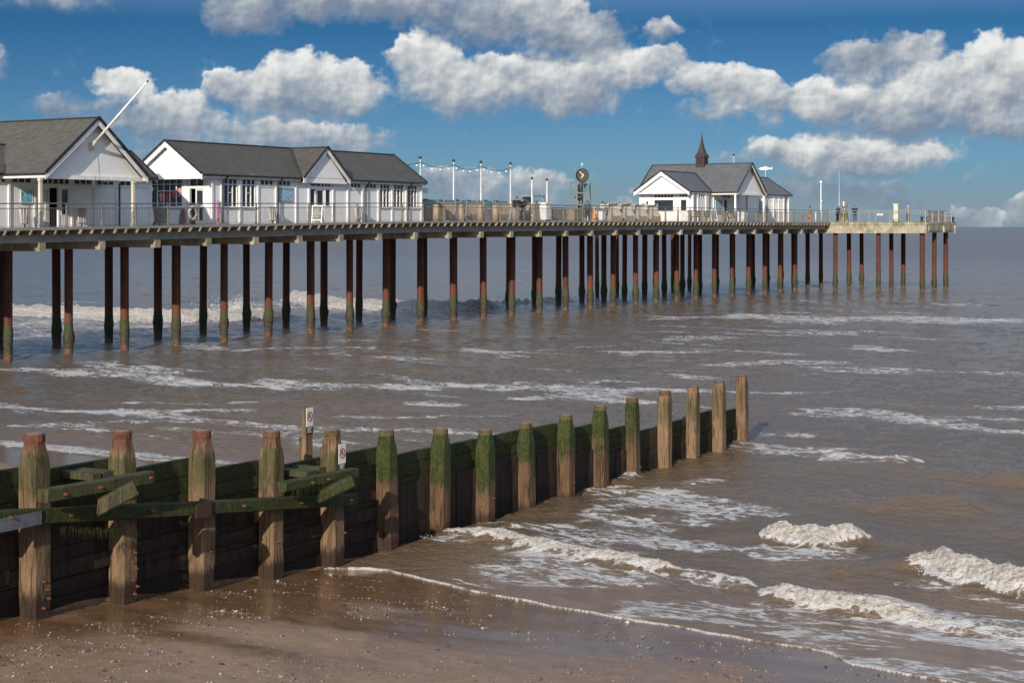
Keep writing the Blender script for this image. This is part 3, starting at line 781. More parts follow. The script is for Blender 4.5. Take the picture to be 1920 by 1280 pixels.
# spray thrown up where the waves break
def spray(pts, n, up, spread, rad):
    mb = MB(); rr = random.Random(len(pts) * 31 + n)
    for k in range(n):
        px, py, w_ = rr.choice(pts)
        X_, Y_ = from_px(px + rr.gauss(0, w_), py, .3)
        a = abs(rr.gauss(0, 1)); zz = up * a * .55
        r_ = rad * rr.uniform(.35, 1.0) * max(.35, 1 - a * .3)
        mb.ball((X_ + rr.gauss(0, spread), Y_ + rr.gauss(0, spread), zz + .15), r_, 5, 3)
    return mb
sp = spray([(448, 583, 9), (452, 583, 5), (418, 586, 22)], 1500, 1.2, .34, .055).build('spray', MATS['white_panel'], None, True)
tag(sp, kind='stuff')
sp = spray([(1745, 1052, 16), (1775, 1054, 16), (1722, 1056, 10)], 170, .16, .10, .012).build('spray', MATS['white_panel'], None, True); tag(sp, kind='stuff')
sp = spray([(800, 996, 6), (845, 990, 6)], 60, .14, .05, .010).build('spray', MATS['white_panel'], None, True); tag(sp, kind='stuff')

# shingle and shell on the sand
def pebbles():
    vs = []; fs = []; cols = []
    ico = bmesh.new(); bmesh.ops.create_icosphere(ico, subdivisions=1, radius=1.0)
    iv = np.array([v.co[:] for v in ico.verts]); ifc = np.array([[v.index for v in f.verts] for f in ico.faces]); ico.free()
    rs = np.random.RandomState(11); N = 80000
    pp = 13.0 + 13.5 * rs.uniform(0, 1, N) ** 1.25; qq = rs.uniform(-20.2, -7, N)
    dn = gnoise(pp / .55, qq / 1.7) + .6 * gnoise(pp / .2, qq / .5) + .35 * gnoise(pp / 2.0, qq / 4)
    low = 1 - np.clip((pp - 14.5) / 6, 0, 1)
    keep = (rs.rand(N) < np.clip(.025 + 1.7 * np.clip(dn - .16, 0, 1) + .40 * low * (dn > -.05), 0, 1)) & (qq > gline(pp) + .25) & (pp < edge_s(qq) - .1)
    pp = pp[keep]; qq = qq[keep]; n = len(pp)
    sz = np.clip(rs.lognormal(-5.05, .62, n), .0028, .046)
    zz = ground_z(pp, qq)
    pal = np.array([(.33, .28, .22), (.28, .20, .135), (.20, .125, .075), (.09, .07, .055), (.03, .03, .033), (.22, .195, .18), (.46, .43, .38), (.20, .09, .045), (.12, .125, .16)])
    ci = rs.choice(len(pal), n, p=[.10, .15, .19, .20, .15, .09, .035, .05, .035])
    ang = rs.uniform(0, 2 * pi, n); sx = rs.uniform(.7, 1.4, n); sz_ = rs.uniform(.35, .7, n)
    base = iv[None] * np.stack([sx, 1 / sx, sz_], -1)[:, None, :] * sz[:, None, None]
    base = base * (1 + .18 * rs.randn(n, len(iv), 1))
    c_, s_ = np.cos(ang)[:, None], np.sin(ang)[:, None]
    Xp = (pp * PX + qq * PY)[:, None] + base[..., 0] * c_ - base[..., 1] * s_
    Yp = (pp * PY - qq * PX)[:, None] + base[..., 0] * s_ + base[..., 1] * c_
    Zp = zz[:, None] + base[..., 2] + sz[:, None] * .25
    V_ = np.stack([Xp, Yp, Zp], -1).reshape(-1, 3); F_ = (ifc[None] + (np.arange(n) * len(iv))[:, None, None]).reshape(-1, 3)
    me = bpy.data.meshes.new('shingle'); me.vertices.add(len(V_)); me.vertices.foreach_set('co', V_.astype(np.float32).ravel())
    me.loops.add(F_.size); me.loops.foreach_set('vertex_index', F_.astype(np.int32).ravel())
    me.polygons.add(len(F_)); me.polygons.foreach_set('loop_start', np.arange(0, F_.size, 3, dtype=np.int32)); me.update(calc_edges=True)
    ca = me.color_attributes.new('tint', 'FLOAT_COLOR', 'POINT')
    cc = np.repeat(pal[ci] * rs.uniform(.7, 1.2, (n, 1)), len(iv), 0); ca.data.foreach_set('color', np.c_[cc, np.ones(len(cc))].astype(np.float32).ravel())
    def fn(t, b): P(t, b, t.attr('tint').outputs['Color'], .6)
    me.materials.append(mat('shingle', fn))
    o = bpy.data.objects.new('shingle', me); COL.objects.link(o); tag(o, kind='stuff')
pebbles()
# ------------------------------------------------------------------ groyne
GRO = thing('groyne', 'long dark weedy timber groyne with capped posts running from the beach into the sea', 'groyne', GROY, 0, 0, 0)
TOPS = [4.10, 3.98, 3.84, 3.68, 3.52, 3.47, 3.30, 3.10, 2.88, 2.69, 2.48, 2.30, 2.07, 2.02, 2.02, 2.06, 2.09, 2.10, 2.07, 2.06, 2.09]   # posts -5 .. 15
WALL = [3.52, 3.40, 3.26, 3.10, 2.95, 2.84, 2.60, 2.33, 2.14, 2.12, 1.87, 1.84, 1.84, 1.81, 1.58, 1.33, 1.09, 1.12, 1.17, 1.04]
def gz_(a, b):
    X_, Y_ = GROY.w(a, b)[:2]; p_, q_ = pq(np.array([X_]), np.array([Y_])); return float(ground_z(p_, q_)[0])
PW = .18
rg = random.Random(5)
def octo(x, y, z, h, c):
    """square of half width h whose corners are cut by c"""
    return [(x + a, y + b, z) for a, b in ((h, -h + c), (h, h - c), (h - c, h), (-h + c, h), (-h, h - c), (-h, -h + c), (-h + c, -h), (h - c, -h))]
def loft(mb, rings):
    n = len(rings[0]); vs = [v for r_ in rings for v in r_]; fs = []
    for i in range(len(rings) - 1):
        for k in range(n): fs.append((i * n + k, i * n + (k + 1) % n, (i + 1) * n + (k + 1) % n, (i + 1) * n + k))
    fs.append(tuple(range(n))[::-1]); fs.append(tuple((len(rings) - 1) * n + k for k in range(n)))
    mb.add(vs, fs)
def bolt(parent, x, y, z, nx, ny, r=.028, l=.05):
    mb = MB(); mb.tube([(x, y, z), (x + nx * l, y + ny * l, z)], r, 7); mb.tube([(x + nx * l, y + ny * l, z), (x + nx * l * 2.2, y + ny * l * 2.2, z)], r * .55, 6)
    return mb.build('bolt', MATS['rust_bolt'], parent)
for i, k in enumerate(range(-5, 16)):
    a = k * GP; top = TOPS[i]; g = gz_(a, -.4); h = PW * (1.0 if k < 11 else .92) * rg.uniform(.96, 1.04)
    bx = rg.uniform(-.045, .045); by = rg.uniform(-.04, .04)
    mb = MB(); rings = []
    zz0 = min(g, 0) - .6
    nseg = 9; sh = top - (.52 if k < 11 else .34)
    for j in range(nseg + 1):
        f = j / nseg; z_ = zz0 + (sh - zz0) * f; w_ = h * (1 + rg.uniform(-.02, .02)) * (.93 if z_ < g + .25 else 1.0)
        rings.append(octo(a + bx * f, by * f, z_, w_, .028 + rg.uniform(0, .012)))
    hn = h * (.74 if k < 11 else .86)
    rings.append(octo(a + bx, by, sh + .14, h * .985, .055))
    rings.append(octo(a + bx, by, sh + .30 if k < 11 else sh + .2, (h + hn) / 2 * 1.01, h * .42))
    rings.append(octo(a + bx, by, top - .03, hn, hn * .58))
    loft(mb, rings)
    mt = 'post_weathered' if k < 5 else ('post_weedy' if k < 12 else 'post_barnacled')
    po = mb.build('post', MATS[mt], GRO); po['ztop'] = top; po['zbase'] = g
    po['label'] = {0: 'weathered post with a rusty iron cap', 1: 'post thick with green weed', 2: 'pale barnacled post without weed'}[0 if k < 5 else (1 if k < 12 else 2)]
    cp = MB(); cp.tube([(a + bx, by, top - .125), (a + bx, by, top - .115), (a + bx, by, top - .015), (a + bx, by, top)], [hn * 1.06, hn * 1.22, hn * 1.22, hn * 1.1], 14)
    if k < 13:
        c_ = cp.build('cap_band', MATS['rust_band'], po); c_['weed'] = (.0 if k < 3 else .35 if k == 3 else .75 if k < 12 else .2)
    if k >= 13:
        cp2 = MB(); cp2.tube([(a + bx, by, top - .06), (a + bx, by, top)], hn * 1.04, 12); c_ = cp2.build('cap_band', MATS['rust_band'], po); c_['weed'] = .1
    eg = MB(); eg.tube([(a + bx, by, top - .02), (a + bx, by, top + .006)], hn * .93, 12); eg.build('end_grain', MATS['post_endgrain'], po)
    # bolts on the seaward part of the south face
    nb = {0: 4, 1: 7, 2: 1, 3: 1, 4: 1}.get(k, 1 if k % 2 else 0)
    for j in range(nb):
        bolt(po, a + h * rg.uniform(-.6, .75), -h - .005, g + {0: .16, 1: .14}.get(k, .7) + j * .14 + rg.uniform(-.03, .03), 0, -1, .022, .03)
# planking between the posts
for i, k in enumerate(range(-5, 15)):
    x0 = k * GP - .02; x1 = (k + 1) * GP - .03; top = WALL[i]
    g = min(gz_(k * GP + 1, -.3), gz_(k * GP + 1, .8)); zb = min(-.5, g - .3)
    mb = MB(); z_ = top; first = True
    while z_ > zb:
        hh = rg.uniform(.22, .30); d0 = rg.uniform(-.018, .018); sl = rg.uniform(-.012, .012)
        y0 = PW + .01 + d0; y1 = y0 + .11
        e0 = rg.uniform(-.01, .01)
        mb.hexa([(x0, y0, z_ - hh + .012 + sl), (x1, y0 + e0, z_ - hh + .012 - sl), (x1, y1 + e0, z_ - hh + .012 - sl), (x0, y1, z_ - hh + .012 + sl),
                 (x0, y0, z_ + sl * first), (x1, y0 + e0, z_ - sl * first), (x1, y1 + e0, z_ - sl * first), (x0, y1, z_ + sl * first)])
        z_ -= hh; first = False
    wl = mb.build('planking', MATS['plank_dark'], GRO); wl['ztop'] = top; wl['zbase'] = gz_(k * GP + 1, -.3)
    # upright sheeting below the planks on the seaward half
    if k >= 5:
        sb = MB(); x = x0
        while x < x1 - .05:
            w_ = min(rg.uniform(.2, .28), x1 - x); y0 = PW - .045 + rg.uniform(-.012, .012)
            sb.box(x + .006, x + w_ - .006, y0, y0 + .05, zb, top - .62 + rg.uniform(-.03, .03)); x += w_
        s_ = sb.build('sheeting', MATS['plank_dark'], GRO); s_['ztop'] = top + .4; s_['zbase'] = 0.0
    else:
        # a heel board and a doubling plank low on the wall
        sb = MB(); hz = gz_(k * GP + 1, -.3) + rg.uniform(.5, .8)
        sb.box(x0 + .2, x1 - rg.uniform(.1, .5), PW - .07, PW - .015, hz, hz + rg.uniform(.2, .26))
        s_ = sb.build('doubling_plank', MATS['plank_dark'], GRO); s_['ztop'] = top; s_['zbase'] = hz - .3
def timber(name, x0, x1, y0, y1, za, zb_, hh, m, ztop=0, jit=.008, lab=None):
    """a long baulk from x0 (centre height za) to x1 (zb_)"""
    mb = MB(); n = 10; rings = []
    for j in range(n + 1):
        f = j / n; x = x0 + (x1 - x0) * f; z_ = za + (zb_ - za) * f; r_ = [rg.uniform(-jit, jit) for _ in range(8)]
        c = .018
        rings.append([(x, y0 + r_[0], z_ - hh / 2 + c), (x, y0 + c, z_ - hh / 2 + r_[1]), (x, y1 - c, z_ - hh / 2 + r_[2]), (x, y1 + r_[3], z_ - hh / 2 + c),
                      (x, y1 + r_[4], z_ + hh / 2 - c), (x, y1 - c, z_ + hh / 2 + r_[5]), (x, y0 + c, z_ + hh / 2 + r_[6]), (x, y0 + r_[7], z_ + hh / 2 - c)])
    loft(mb, rings)
    o = mb.build(name, MATS[m], GRO); o['ztop'] = max(za, zb_) + hh / 2 + ztop; o['zbase'] = -5
    if lab: o['label'] = lab
    return o
w1_ = timber('wale', -2.2, 1.9 * GP, -PW - .225, -PW - .012, 2.47, 1.79, .235, 'wale_weedy')
w2_ = timber('wale', 1.9 * GP + .01, 4.16 * GP, -PW - .215, -PW - .012, 1.79, 1.30, .225, 'wale_weedy')
for wl, xs in ((w1_, (.35, 1.02, 1.30, 2.2, -.9)), (w2_, (4.6, 6.3, 7.0, 7.9))):
    for x in xs:
        z_ = 2.47 + (x + 2.2) / (1.9 * GP + 2.2) * (1.79 - 2.47) if x < 1.9 * GP else 1.79 + (x - 1.9 * GP) / (2.26 * GP) * (1.30 - 1.79)
        bolt(wl, x, -PW - .228, z_ + .01, 0, -1, .03, .03)
pl = MB(); pl.box(1.9 * GP - .42, 1.9 * GP - .02, -PW - .245, -PW - .218, 1.79 - .135, 1.79 + .135); pl.build('fish_plate', MATS['rust_plate'], w2_)
pl = MB(); pl.box(-1.2, -.28, -PW - .25, -PW - .222, 2.24 - .10, 2.24 + .10); pl.build('fish_plate', MATS['grey_plate'], w1_)
w3_ = timber('tie_beam', -.50, 1.86, -PW - .60, -PW - .38, 2.62, 2.60, .20, 'strut_weedy', 0, .006)
w4_ = timber('tie_beam', 5.42, 7.70, -PW - .56, -PW - .36, 1.95, 1.92, .18, 'wale_weedy', 0, .006)
for wl, xs, z_, y_ in ((w3_, (-.15, .6, 1.75), 2.61, -PW - .60), (w4_, (6.2, 6.7), 1.93, -PW - .56)):
    for x in xs: bolt(wl, x, y_, z_, 0, -1, .026, .03)
def strut(x, y, z_, ang, L, w_, m, yaw=0.0):
    mb = MB(); c = .03
    rings = [[(-L / 2 + (.10 if v > 0 else 0), u, v) for u, v in ((-w_, -w_ + c), (-w_ + c, -w_), (w_ - c, -w_), (w_, -w_ + c), (w_, w_ - c), (w_ - c, w_), (-w_ + c, w_), (-w_, w_ - c))],
             [(L / 2, u, v) for u, v in ((-w_, -w_ + c), (-w_ + c, -w_), (w_ - c, -w_), (w_, -w_ + c), (w_, w_ - c), (w_ - c, w_), (-w_ + c, w_), (-w_, w_ - c))]]
    loft(mb, rings)
    X_ = Matrix.Translation((x, y, z_)) @ Matrix.Rotation(yaw, 4, 'Z') @ Matrix.Rotation(-ang, 4, 'Y')
    o = mb.build('raking_strut', MATS[m], GRO, xf=X_); o['ztop'] = z_ + .35; o['zbase'] = -5; return o
s1 = strut(.78, -PW - .76, 2.42, radians(26), .70, .115, 'strut_weedy', radians(-42))
s2 = strut(6.72, -PW - .70, 1.74, radians(22), .74, .105, 'wale_weedy', radians(-40))
for x, z_, w_ in ((.70, 2.74, .18), (.95, 2.74, .22), (6.30, 2.05, .34), (6.72, 2.07, .2)):
    mb = MB(); mb.box(x, x + w_, -PW - .36, -PW + .30, z_ - .06, z_ + .05)
    o = mb.build('packing_block', MATS['strut_weedy'], GRO); o['ztop'] = z_ + .05; o['zbase'] = -5
# weed hanging under the wale
mb = MB()
for x0, x1, zt0, zt1 in ((.1, 1.9, 2.0, 1.66), (5.6, 7.6, 1.84, 1.80)):
    for j in range(150):
        f = rg.random(); x = x0 + (x1 - x0) * f; z_ = zt0 + (zt1 - zt0) * f + rg.uniform(0, .06); l = rg.uniform(.05, .22); y_ = -PW - rg.uniform(.2, .26) if x < 4 else -PW - rg.uniform(.52, .58)
        w_ = rg.uniform(.004, .011)
        mb.add([(x - w_, y_, z_), (x + w_, y_, z_), (x + rg.uniform(-.01, .01), y_ - .01, z_ - l)], [(0, 1, 2)])
o = mb.build('hanging_weed', MATS['wale_weedy'], GRO); o['kind'] = 'stuff'; o['ztop'] = 2.2; o['zbase'] = -5

# ------------------------------------------------------------------ the two warning signs and the board that carries one
def warn_sign(label, fr, x, y, z_, w_, h_, rot):
    """x, y, z_: foot centre of the sign; it faces the frame's -y"""
    r_ = thing('warning_sign', label, 'sign', fr, x, y, z_, None, rot); OFF[r_.name] = (0, 0, 0)
    mb = MB(); mb.box(-w_ / 2, w_ / 2, -.006, .006, h_ * .27, h_); mb.build('panel', MATS['sign_white'], r_)
    mb = MB(); mb.box(-w_ / 2, w_ / 2, -.006, .006, 0, h_ * .265); tp = mb.build('text_panel', MATS['sign_brown'], r_)
    cz = h_ * .655; R = w_ * .40; rz = R * 1.12
    mb = MB(); n = 28
    for j in range(n):
        a0 = 2 * pi * j / n; a1 = 2 * pi * (j + 1) / n
        mb.hexa([(cos(a) * R * k, y_, cz + sin(a) * rz * k) for y_ in (-.0062, -.011) for a, k in ((a0, 1), (a1, 1), (a1, .80), (a0, .80))])
    mb.bar((-R * .62, -.0085, cz + rz * .62), (R * .62, -.0085, cz - rz * .62), .005, R * .20, (1, 0, 1))
    mb.build('prohibition_ring', MATS['sign_red'], r_)
    fg = MB()                                           # a plunging figure
    fg.ball((-R * .30, -.0065, cz - rz * .22), R * .13, 8, 5, (1, .05, 1))
    fg.bar((-R * .22, -.0068, cz - rz * .12), (R * .16, -.0068, cz + rz * .28), .002, R * .17, (1, 0, -1))
    fg.bar((R * .14, -.0068, cz + rz * .26), (R * .10, -.0068, cz + rz * .56), .002, R * .12, (1, 0, 0))
    fg.bar((-R * .18, -.0068, cz - rz * .05), (-R * .52, -.0068, cz - rz * .05), .002, R * .10, (0, 0, 1))
    fg.bar((R * .05, -.0068, cz + rz * .14), (R * .42, -.0068, cz + rz * .10), .002, R * .10, (0, 0, 1))
    fg.build('figure', MATS['sign_black'], r_)
    tx = MB()
    for j, (f0, f1) in enumerate(((-.36, .30), (-.36, .1), (-.36, .22))):
        zz = h_ * (.21 - .075 * j); x = f0 * w_
        while x < f1 * w_:
            lw = w_ * rg.uniform(.03, .06); tx.box(x, x + lw, -.0085, -.0062, zz - h_ * .018, zz + h_ * .018); x += lw + w_ * .02
    tx.build('small_print', MATS['sign_white'], tp)
    return r_
warn_sign('white no-diving sign with red ring fixed to the greenish groyne post', GROY, 4 * GP + .055, -PW - .014, 2.69 - .80, .225, .53, 0)
SB = thing('sign_board', 'upright weathered timber board behind the groyne posts carrying a sign', 'sign board', GROY, 4 * GP - .10, .62, 0)
mb = MB(); mb.hexa([(4 * GP - .20, .50, 2.02), (4 * GP + .02, .50, 2.02), (4 * GP + .02, .60, 2.02), (4 * GP - .20, .60, 2.02), (4 * GP - .20, .50, 3.10), (4 * GP + .02, .50, 3.12), (4 * GP + .02, .60, 3.12), (4 * GP - .20, .60, 3.10)])
bd = mb.build('board', MATS['post_barnacled'], SB); bd['ztop'] = 3.4; bd['zbase'] = 1.4
mb = MB(); mb.box(4 * GP - .16, 4 * GP - .04, .602, .70, 1.0, 2.5); bk = mb.build('stake', MATS['post_weedy'], SB); bk['ztop'] = 3.3; bk['zbase'] = 1.0
warn_sign('white no-diving sign with red ring at the top of the upright timber board', GROY, 4 * GP - .085, .494, 2.60, .215, .51, 0)
# ------------------------------------------------------------------ the pier
BS = 4.0488; NB = 27
PR = thing('pier', 'long timber and concrete pier on rusty steel piles reaching out into the sea', 'pier', PIER, 0, 5, 0)
rp = random.Random(12)
HS0, HS1, HT = 108.25, 118.1, -10.6          # the head: s range and its southern end
DW = 10.3
def strip(mb, s0, s1, t0, t1, top, bot, step=2.0):
    """a strip along the pier whose top lies 'top' and bottom 'bot' above the deck line"""
    n = max(1, int((s1 - s0) / step)); vs = []; fs = []
    for i in range(n + 1):
        s = s0 + (s1 - s0) * i / n; z = deck_z(s)
        vs += [(s, t0, z + bot), (s, t1, z + bot), (s, t1, z + top), (s, t0, z + top)]
    for i in range(n):
        for k in range(4): fs.append((i * 4 + k, i * 4 + (k + 1) % 4, i * 4 + 4 + (k + 1) % 4, i * 4 + 4 + k))
    fs.append((3, 2, 1, 0)); fs.append(tuple(n * 4 + k for k in range(4)))
    mb.add(vs, fs); return mb
strip(MB(), -44, HS0, -.16, DW, 0, -.055).build('deck', MATS['deck_planks'], PR)
strip(MB(), -44, HS0 - .02, -.26, -.165, .015, -.115).build('deck_edge', MATS['grey_timber'], PR)
strip(MB(), -44, HS0 - .02, DW + .01, DW + .1, .015, -.115).build('deck_edge', MATS['grey_timber'], PR)
strip(MB(), -44, HS0 - .02, -.10, -.06, -.057, -.13).build('fillet', MATS['grey_timber'], PR)
for t0, t1 in ((.30, .55), (3.4, 3.65), (6.6, 6.85), (9.7, 9.95)):
    i = -44
    while i < HS0 - .5:          # spliced lengths of beam
        e = min(i + BS * 3, HS0 - .05)
        strip(MB(), i, e - .015, t0 + rp.uniform(-.012, .012), t1, -.345, -.72 - rp.uniform(0, .02), 4).build('longitudinal_beam', MATS['grey_beam'], PR); i = e
# joists show their sawn ends under the deck edge
jmb = MB(); nj = 0; s = -5.2
while s < HS0 - .4:
    z = deck_z(s) - .118; ln = rp.uniform(-.06, .05)
    mb = MB() if (nj < 100) else jmb
    w_ = .055
    y0 = -.36 + ln
    # end cut on the splay
    mb.hexa([(s - w_, y0 + .12, z - .215), (s + w_, y0 + .12, z - .215), (s + w_, DW - .3, z - .215), (s - w_, DW - .3, z - .215),
             (s - w_, y0, z - .004), (s + w_, y0, z - .004), (s + w_, DW - .3, z - .004), (s - w_, DW - .3, z - .004)])
    if nj < 100: mb.build('joist', MATS['joist_timber'], PR)
    nj += 1; s += BS / 5
jo = jmb.build('joists', MATS['joist_timber'], PR); jo['kind'] = 'stuff'
for k in range(-4, NB):
    s = k * BS; z = deck_z(s)
    mb = MB(); z1 = z - .735; z0 = z - 1.165
    # cross beam with a notched seaward nose
    mb.prism([(0, z0), (DW, z0), (DW, z1), (0, z1)], lambda u, v, q_: (s - .40 + .40 * q_ * 1.0, u, v))
    mb.build('cross_beam', MATS['concrete'], PR)
def pile(s, t, top, r, seed, label=None):
    rr = random.Random(seed); n = 14; lx = rr.uniform(-.007, .007); ly_ = rr.uniform(-.006, .006); r = r * rr.uniform(.92, 1.08)
    zs = [-.9, .0, .25, .5, .7, .9, 1.1, 1.3, 1.5, 1.7, 2.0, 2.6, 3.6, top]
    grow = rr.uniform(.35, 1.0); ctr = rr.uniform(.85, 1.2)
    vs = []; fs = []
    for z in zs:
        b = math.exp(-((z - ctr) / .42) ** 2) * .075 * grow
        for j in range(n):
            bump = b * (1 + rr.uniform(-.6, .7)) if z < 2.2 else 0
            rad = r + bump
            vs.append((s + lx * (z - top) + rad * cos(2 * pi * j / n), t + ly_ * (z - top) + rad * sin(2 * pi * j / n), z))
    for i in range(len(zs) - 1):
        for j in range(n): fs.append((i * n + j, i * n + (j + 1) % n, (i + 1) * n + (j + 1) % n, (i + 1) * n + j))
    mb = MB(); mb.add(vs, fs)
    o = mb.build('pile', MATS['rusty_pile'], PR, True)
    return o
for k in range(-4, NB):
    s = k * BS - .2
    for t in (2.45, 7.7): pile(s, t, deck_z(s) - 1.16, .235, k * 7 + int(t))
for k in range(19, 25):          # a third row carries the wider deck behind the far pavilion
    pile(k * BS + 1.6, 11.6, deck_z(90) - .74, .2, k * 9 + 5)
for i, s in enumerate((109.0, 113.1, 117.1)):
    for t in (-.5, -5.2, -9.85, 4.2, 8.9): pile(s, t, 6.1, .24, i * 50 + int(t * 3) + 200)
# pier head
mb = MB(); mb.box(HS0, HS1, HT, DW + .2, 6.87, 7.16); mb.build('head_slab', MATS['concrete'], PR)
mb = MB(); mb.box(HS0 + .06, HS0 + .62, HT + .08, DW - .1, 6.02, 6.868); mb.build('head_beam', MATS['concrete'], PR)
for k in range(2):
    mb = MB(); s = 112.8 + 4.05 * k; mb.box(s, s + .6, HT + .08, DW - .1, 6.15, 6.868); mb.build('head_beam', MATS['concrete'], PR)
mb = MB(); mb.box(HS0 + .64, HS1 - .08, HT + .02, HT + .42, 6.25, 6.868); mb.build('end_beam', MATS['concrete'], PR)
mb = MB(); mb.box(113.6, 114.0, HT - .16, HT + .0, 6.1, 6.8); mb.build('fender', MATS['concrete'], PR)
mb = MB(); mb.box(HS1 - .5, HS1 - .1, HT - .14, HT + .0, 6.0, 6.8); mb.build('fender', MATS['concrete'], PR)

# ------------------------------------------------------------------ railings
def railing(name, label, path, step, rods=True, m='rail_steel'):
    """path: (s, t) points; posts at about 'step'; one baluster panel per bay"""
    x0, y0 = path[0]
    r_ = thing(name, label, 'railing', PIER, x0, y0, deck_z(x0) if y0 > -.5 else 7.16)
    for (sa, ta), (sb, tb) in zip(path, path[1:]):
        L = math.hypot(sb - sa, tb - ta); n = max(1, round(L / step))
        pts = []
        for i in range(n + 1):
            f = i / n; s = sa + (sb - sa) * f; t = ta + (tb - ta) * f; pts.append((s, t, deck_z(s) if s < HS0 else 7.16))
        d = Vector((sb - sa, tb - ta, 0)).normalized(); nrm = Vector((-d.y, d.x, 0))
        mb = MB()
        for i, (a, b) in enumerate(zip(pts, pts[1:])):
            mb.tube([(a[0], a[1], a[2] + 1.2), (b[0], b[1], b[2] + 1.2)], .034, 6)
        mb.build('hand_rail', MATS[m], r_)
        mb = MB()
        for a, b in zip(pts, pts[1:]):
            mb.tube([(a[0], a[1], a[2] + .96), (b[0], b[1], b[2] + .96)], .022, 5)
        mb.build('mid_rail', MATS[m], r_)
        for i, a in enumerate(pts):
            mb = MB(); p = Vector(a); w_ = nrm * .055; e = d * .022
            mb.hexa([p - w_ * 1.3 - e, p + w_ * 1.3 - e, p + w_ * 1.3 + e, p - w_ * 1.3 + e] + [q_ + Vector((0, 0, 1.19)) for q_ in (p - w_ * .8 - e, p + w_ * .5 - e, p + w_ * .5 + e, p - w_ * .8 + e)])
            mb.hexa([p - w_ * .9 + d * .03, p + w_ * .9 + d * .03, p + w_ * .9 + d * .05, p - w_ * .9 + d * .05] + [q_ + Vector((0, 0, 1.19)) for q_ in (p - w_ * .6 + d * .03, p + w_ * .4 + d * .03, p + w_ * .4 + d * .05, p - w_ * .6 + d * .05)])
            mb.build('post', MATS[m], r_)
        for i, (a, b) in enumerate(zip(pts, pts[1:])):
            if not rods: break
            mb = MB(); va = Vector(a); vb = Vector(b)
            q0 = va + d * .06; q1 = vb - d * .06
            mb.bar(q0 + Vector((0, 0, .09)), q1 + Vector((0, 0, .09)), .022, .022)
            m_ = int((q1 - q0).length / .118)
            for j in range(1, m_ + 1):
                c = q0 + (q1 - q0) * (j / (m_ + 1)); mb.bar(c + Vector((0, 0, .09)), c + Vector((0, 0, .96)), .010, .010, (1, 0, 0))
            o = mb.build('baluster_panel', MATS['rail_rods'], r_)
    return r_
railing('railing', 'grey steel railing with thin balusters along the near edge of the pier', [(-23.0, -.08), (HS0 - .1, -.08)], 2.44)
railing('railing', 'open pale steel railing along the front edge of the concrete pier head', [(HS0 + .15, .1), (HS0 + .15, HT + .25)], 1.75, False, 'galvanised')
railing('railing', 'steel railing with balusters on the outer end of the pier head', [(HS0 + .15, HT + .22), (HS1 - .8, HT + .22)], 2.4, True, 'galvanised')
railing('railing', 'railing on the far seaward side of the pier head', [(HS1 - .2, HT + .3), (HS1 - .2, DW)], 2.4, False, 'galvanised')
railing('railing', 'railing along the far edge of the pier behind the seats', [(37.5, DW - .1), (78.0, DW - .1)], 2.44)
# ------------------------------------------------------------------ building kit (coordinates: s along the pier, t away from us, z up)
def wall(name, parent, axis, fix, a0, a1, z0, z1, holes, th, m, out):
    """axis 's': wall along s at t = fix; axis 't': along t at s = fix. 'out' = -1/+1 outward direction; holes (a0, a1, z0, z1) are cut through"""
    A = sorted({a0, a1} | {h[0] for h in holes} | {h[1] for h in holes}); Z = sorted({z0, z1} | {h[2] for h in holes} | {h[3] for h in holes})
    A = [a for a in A if a0 <= a <= a1]; Z = [z for z in Z if z0 <= z <= z1]
    def solid(i, j):
        if i < 0 or j < 0 or i >= len(A) - 1 or j >= len(Z) - 1: return False
        ca = (A[i] + A[i + 1]) / 2; cz = (Z[j] + Z[j + 1]) / 2
        return not any(h[0] < ca < h[1] and h[2] < cz < h[3] for h in holes)
    def pt(a, z, d):
        f = fix - out * th * d
        return (a, f, z) if axis == 's' else (f, a, z)
    mb = MB()
    for i in range(len(A) - 1):
        for j in range(len(Z) - 1):
            if not solid(i, j): continue
            q_ = [(A[i], Z[j]), (A[i + 1], Z[j]), (A[i + 1], Z[j + 1]), (A[i], Z[j + 1])]
            mb.add([pt(a, z, 0) for a, z in q_], [(0, 1, 2, 3)]); mb.add([pt(a, z, 1) for a, z in q_], [(3, 2, 1, 0)])
            for (di, dj), (k0, k1) in {(0, -1): (0, 1), (1, 0): (1, 2), (0, 1): (2, 3), (-1, 0): (3, 0)}.items():
                if not solid(i + di, j + dj):
                    mb.add([pt(*q_[k0], 0), pt(*q_[k1], 0), pt(*q_[k1], 1), pt(*q_[k0], 1)], [(0, 1, 2, 3)])
    me = mb.build(name, m, parent); return me
def abox(mb, axis, fix, out, a0, a1, z0, z1, d0, d1):
    """a box standing d0..d1 proud of a wall plane"""
    f0 = fix + out * d0; f1 = fix + out * d1
    if axis == 's': mb.box(a0, a1, min(f0, f1), max(f0, f1), z0, z1)
    else: mb.box(min(f0, f1), max(f0, f1), a0, a1, z0, z1)
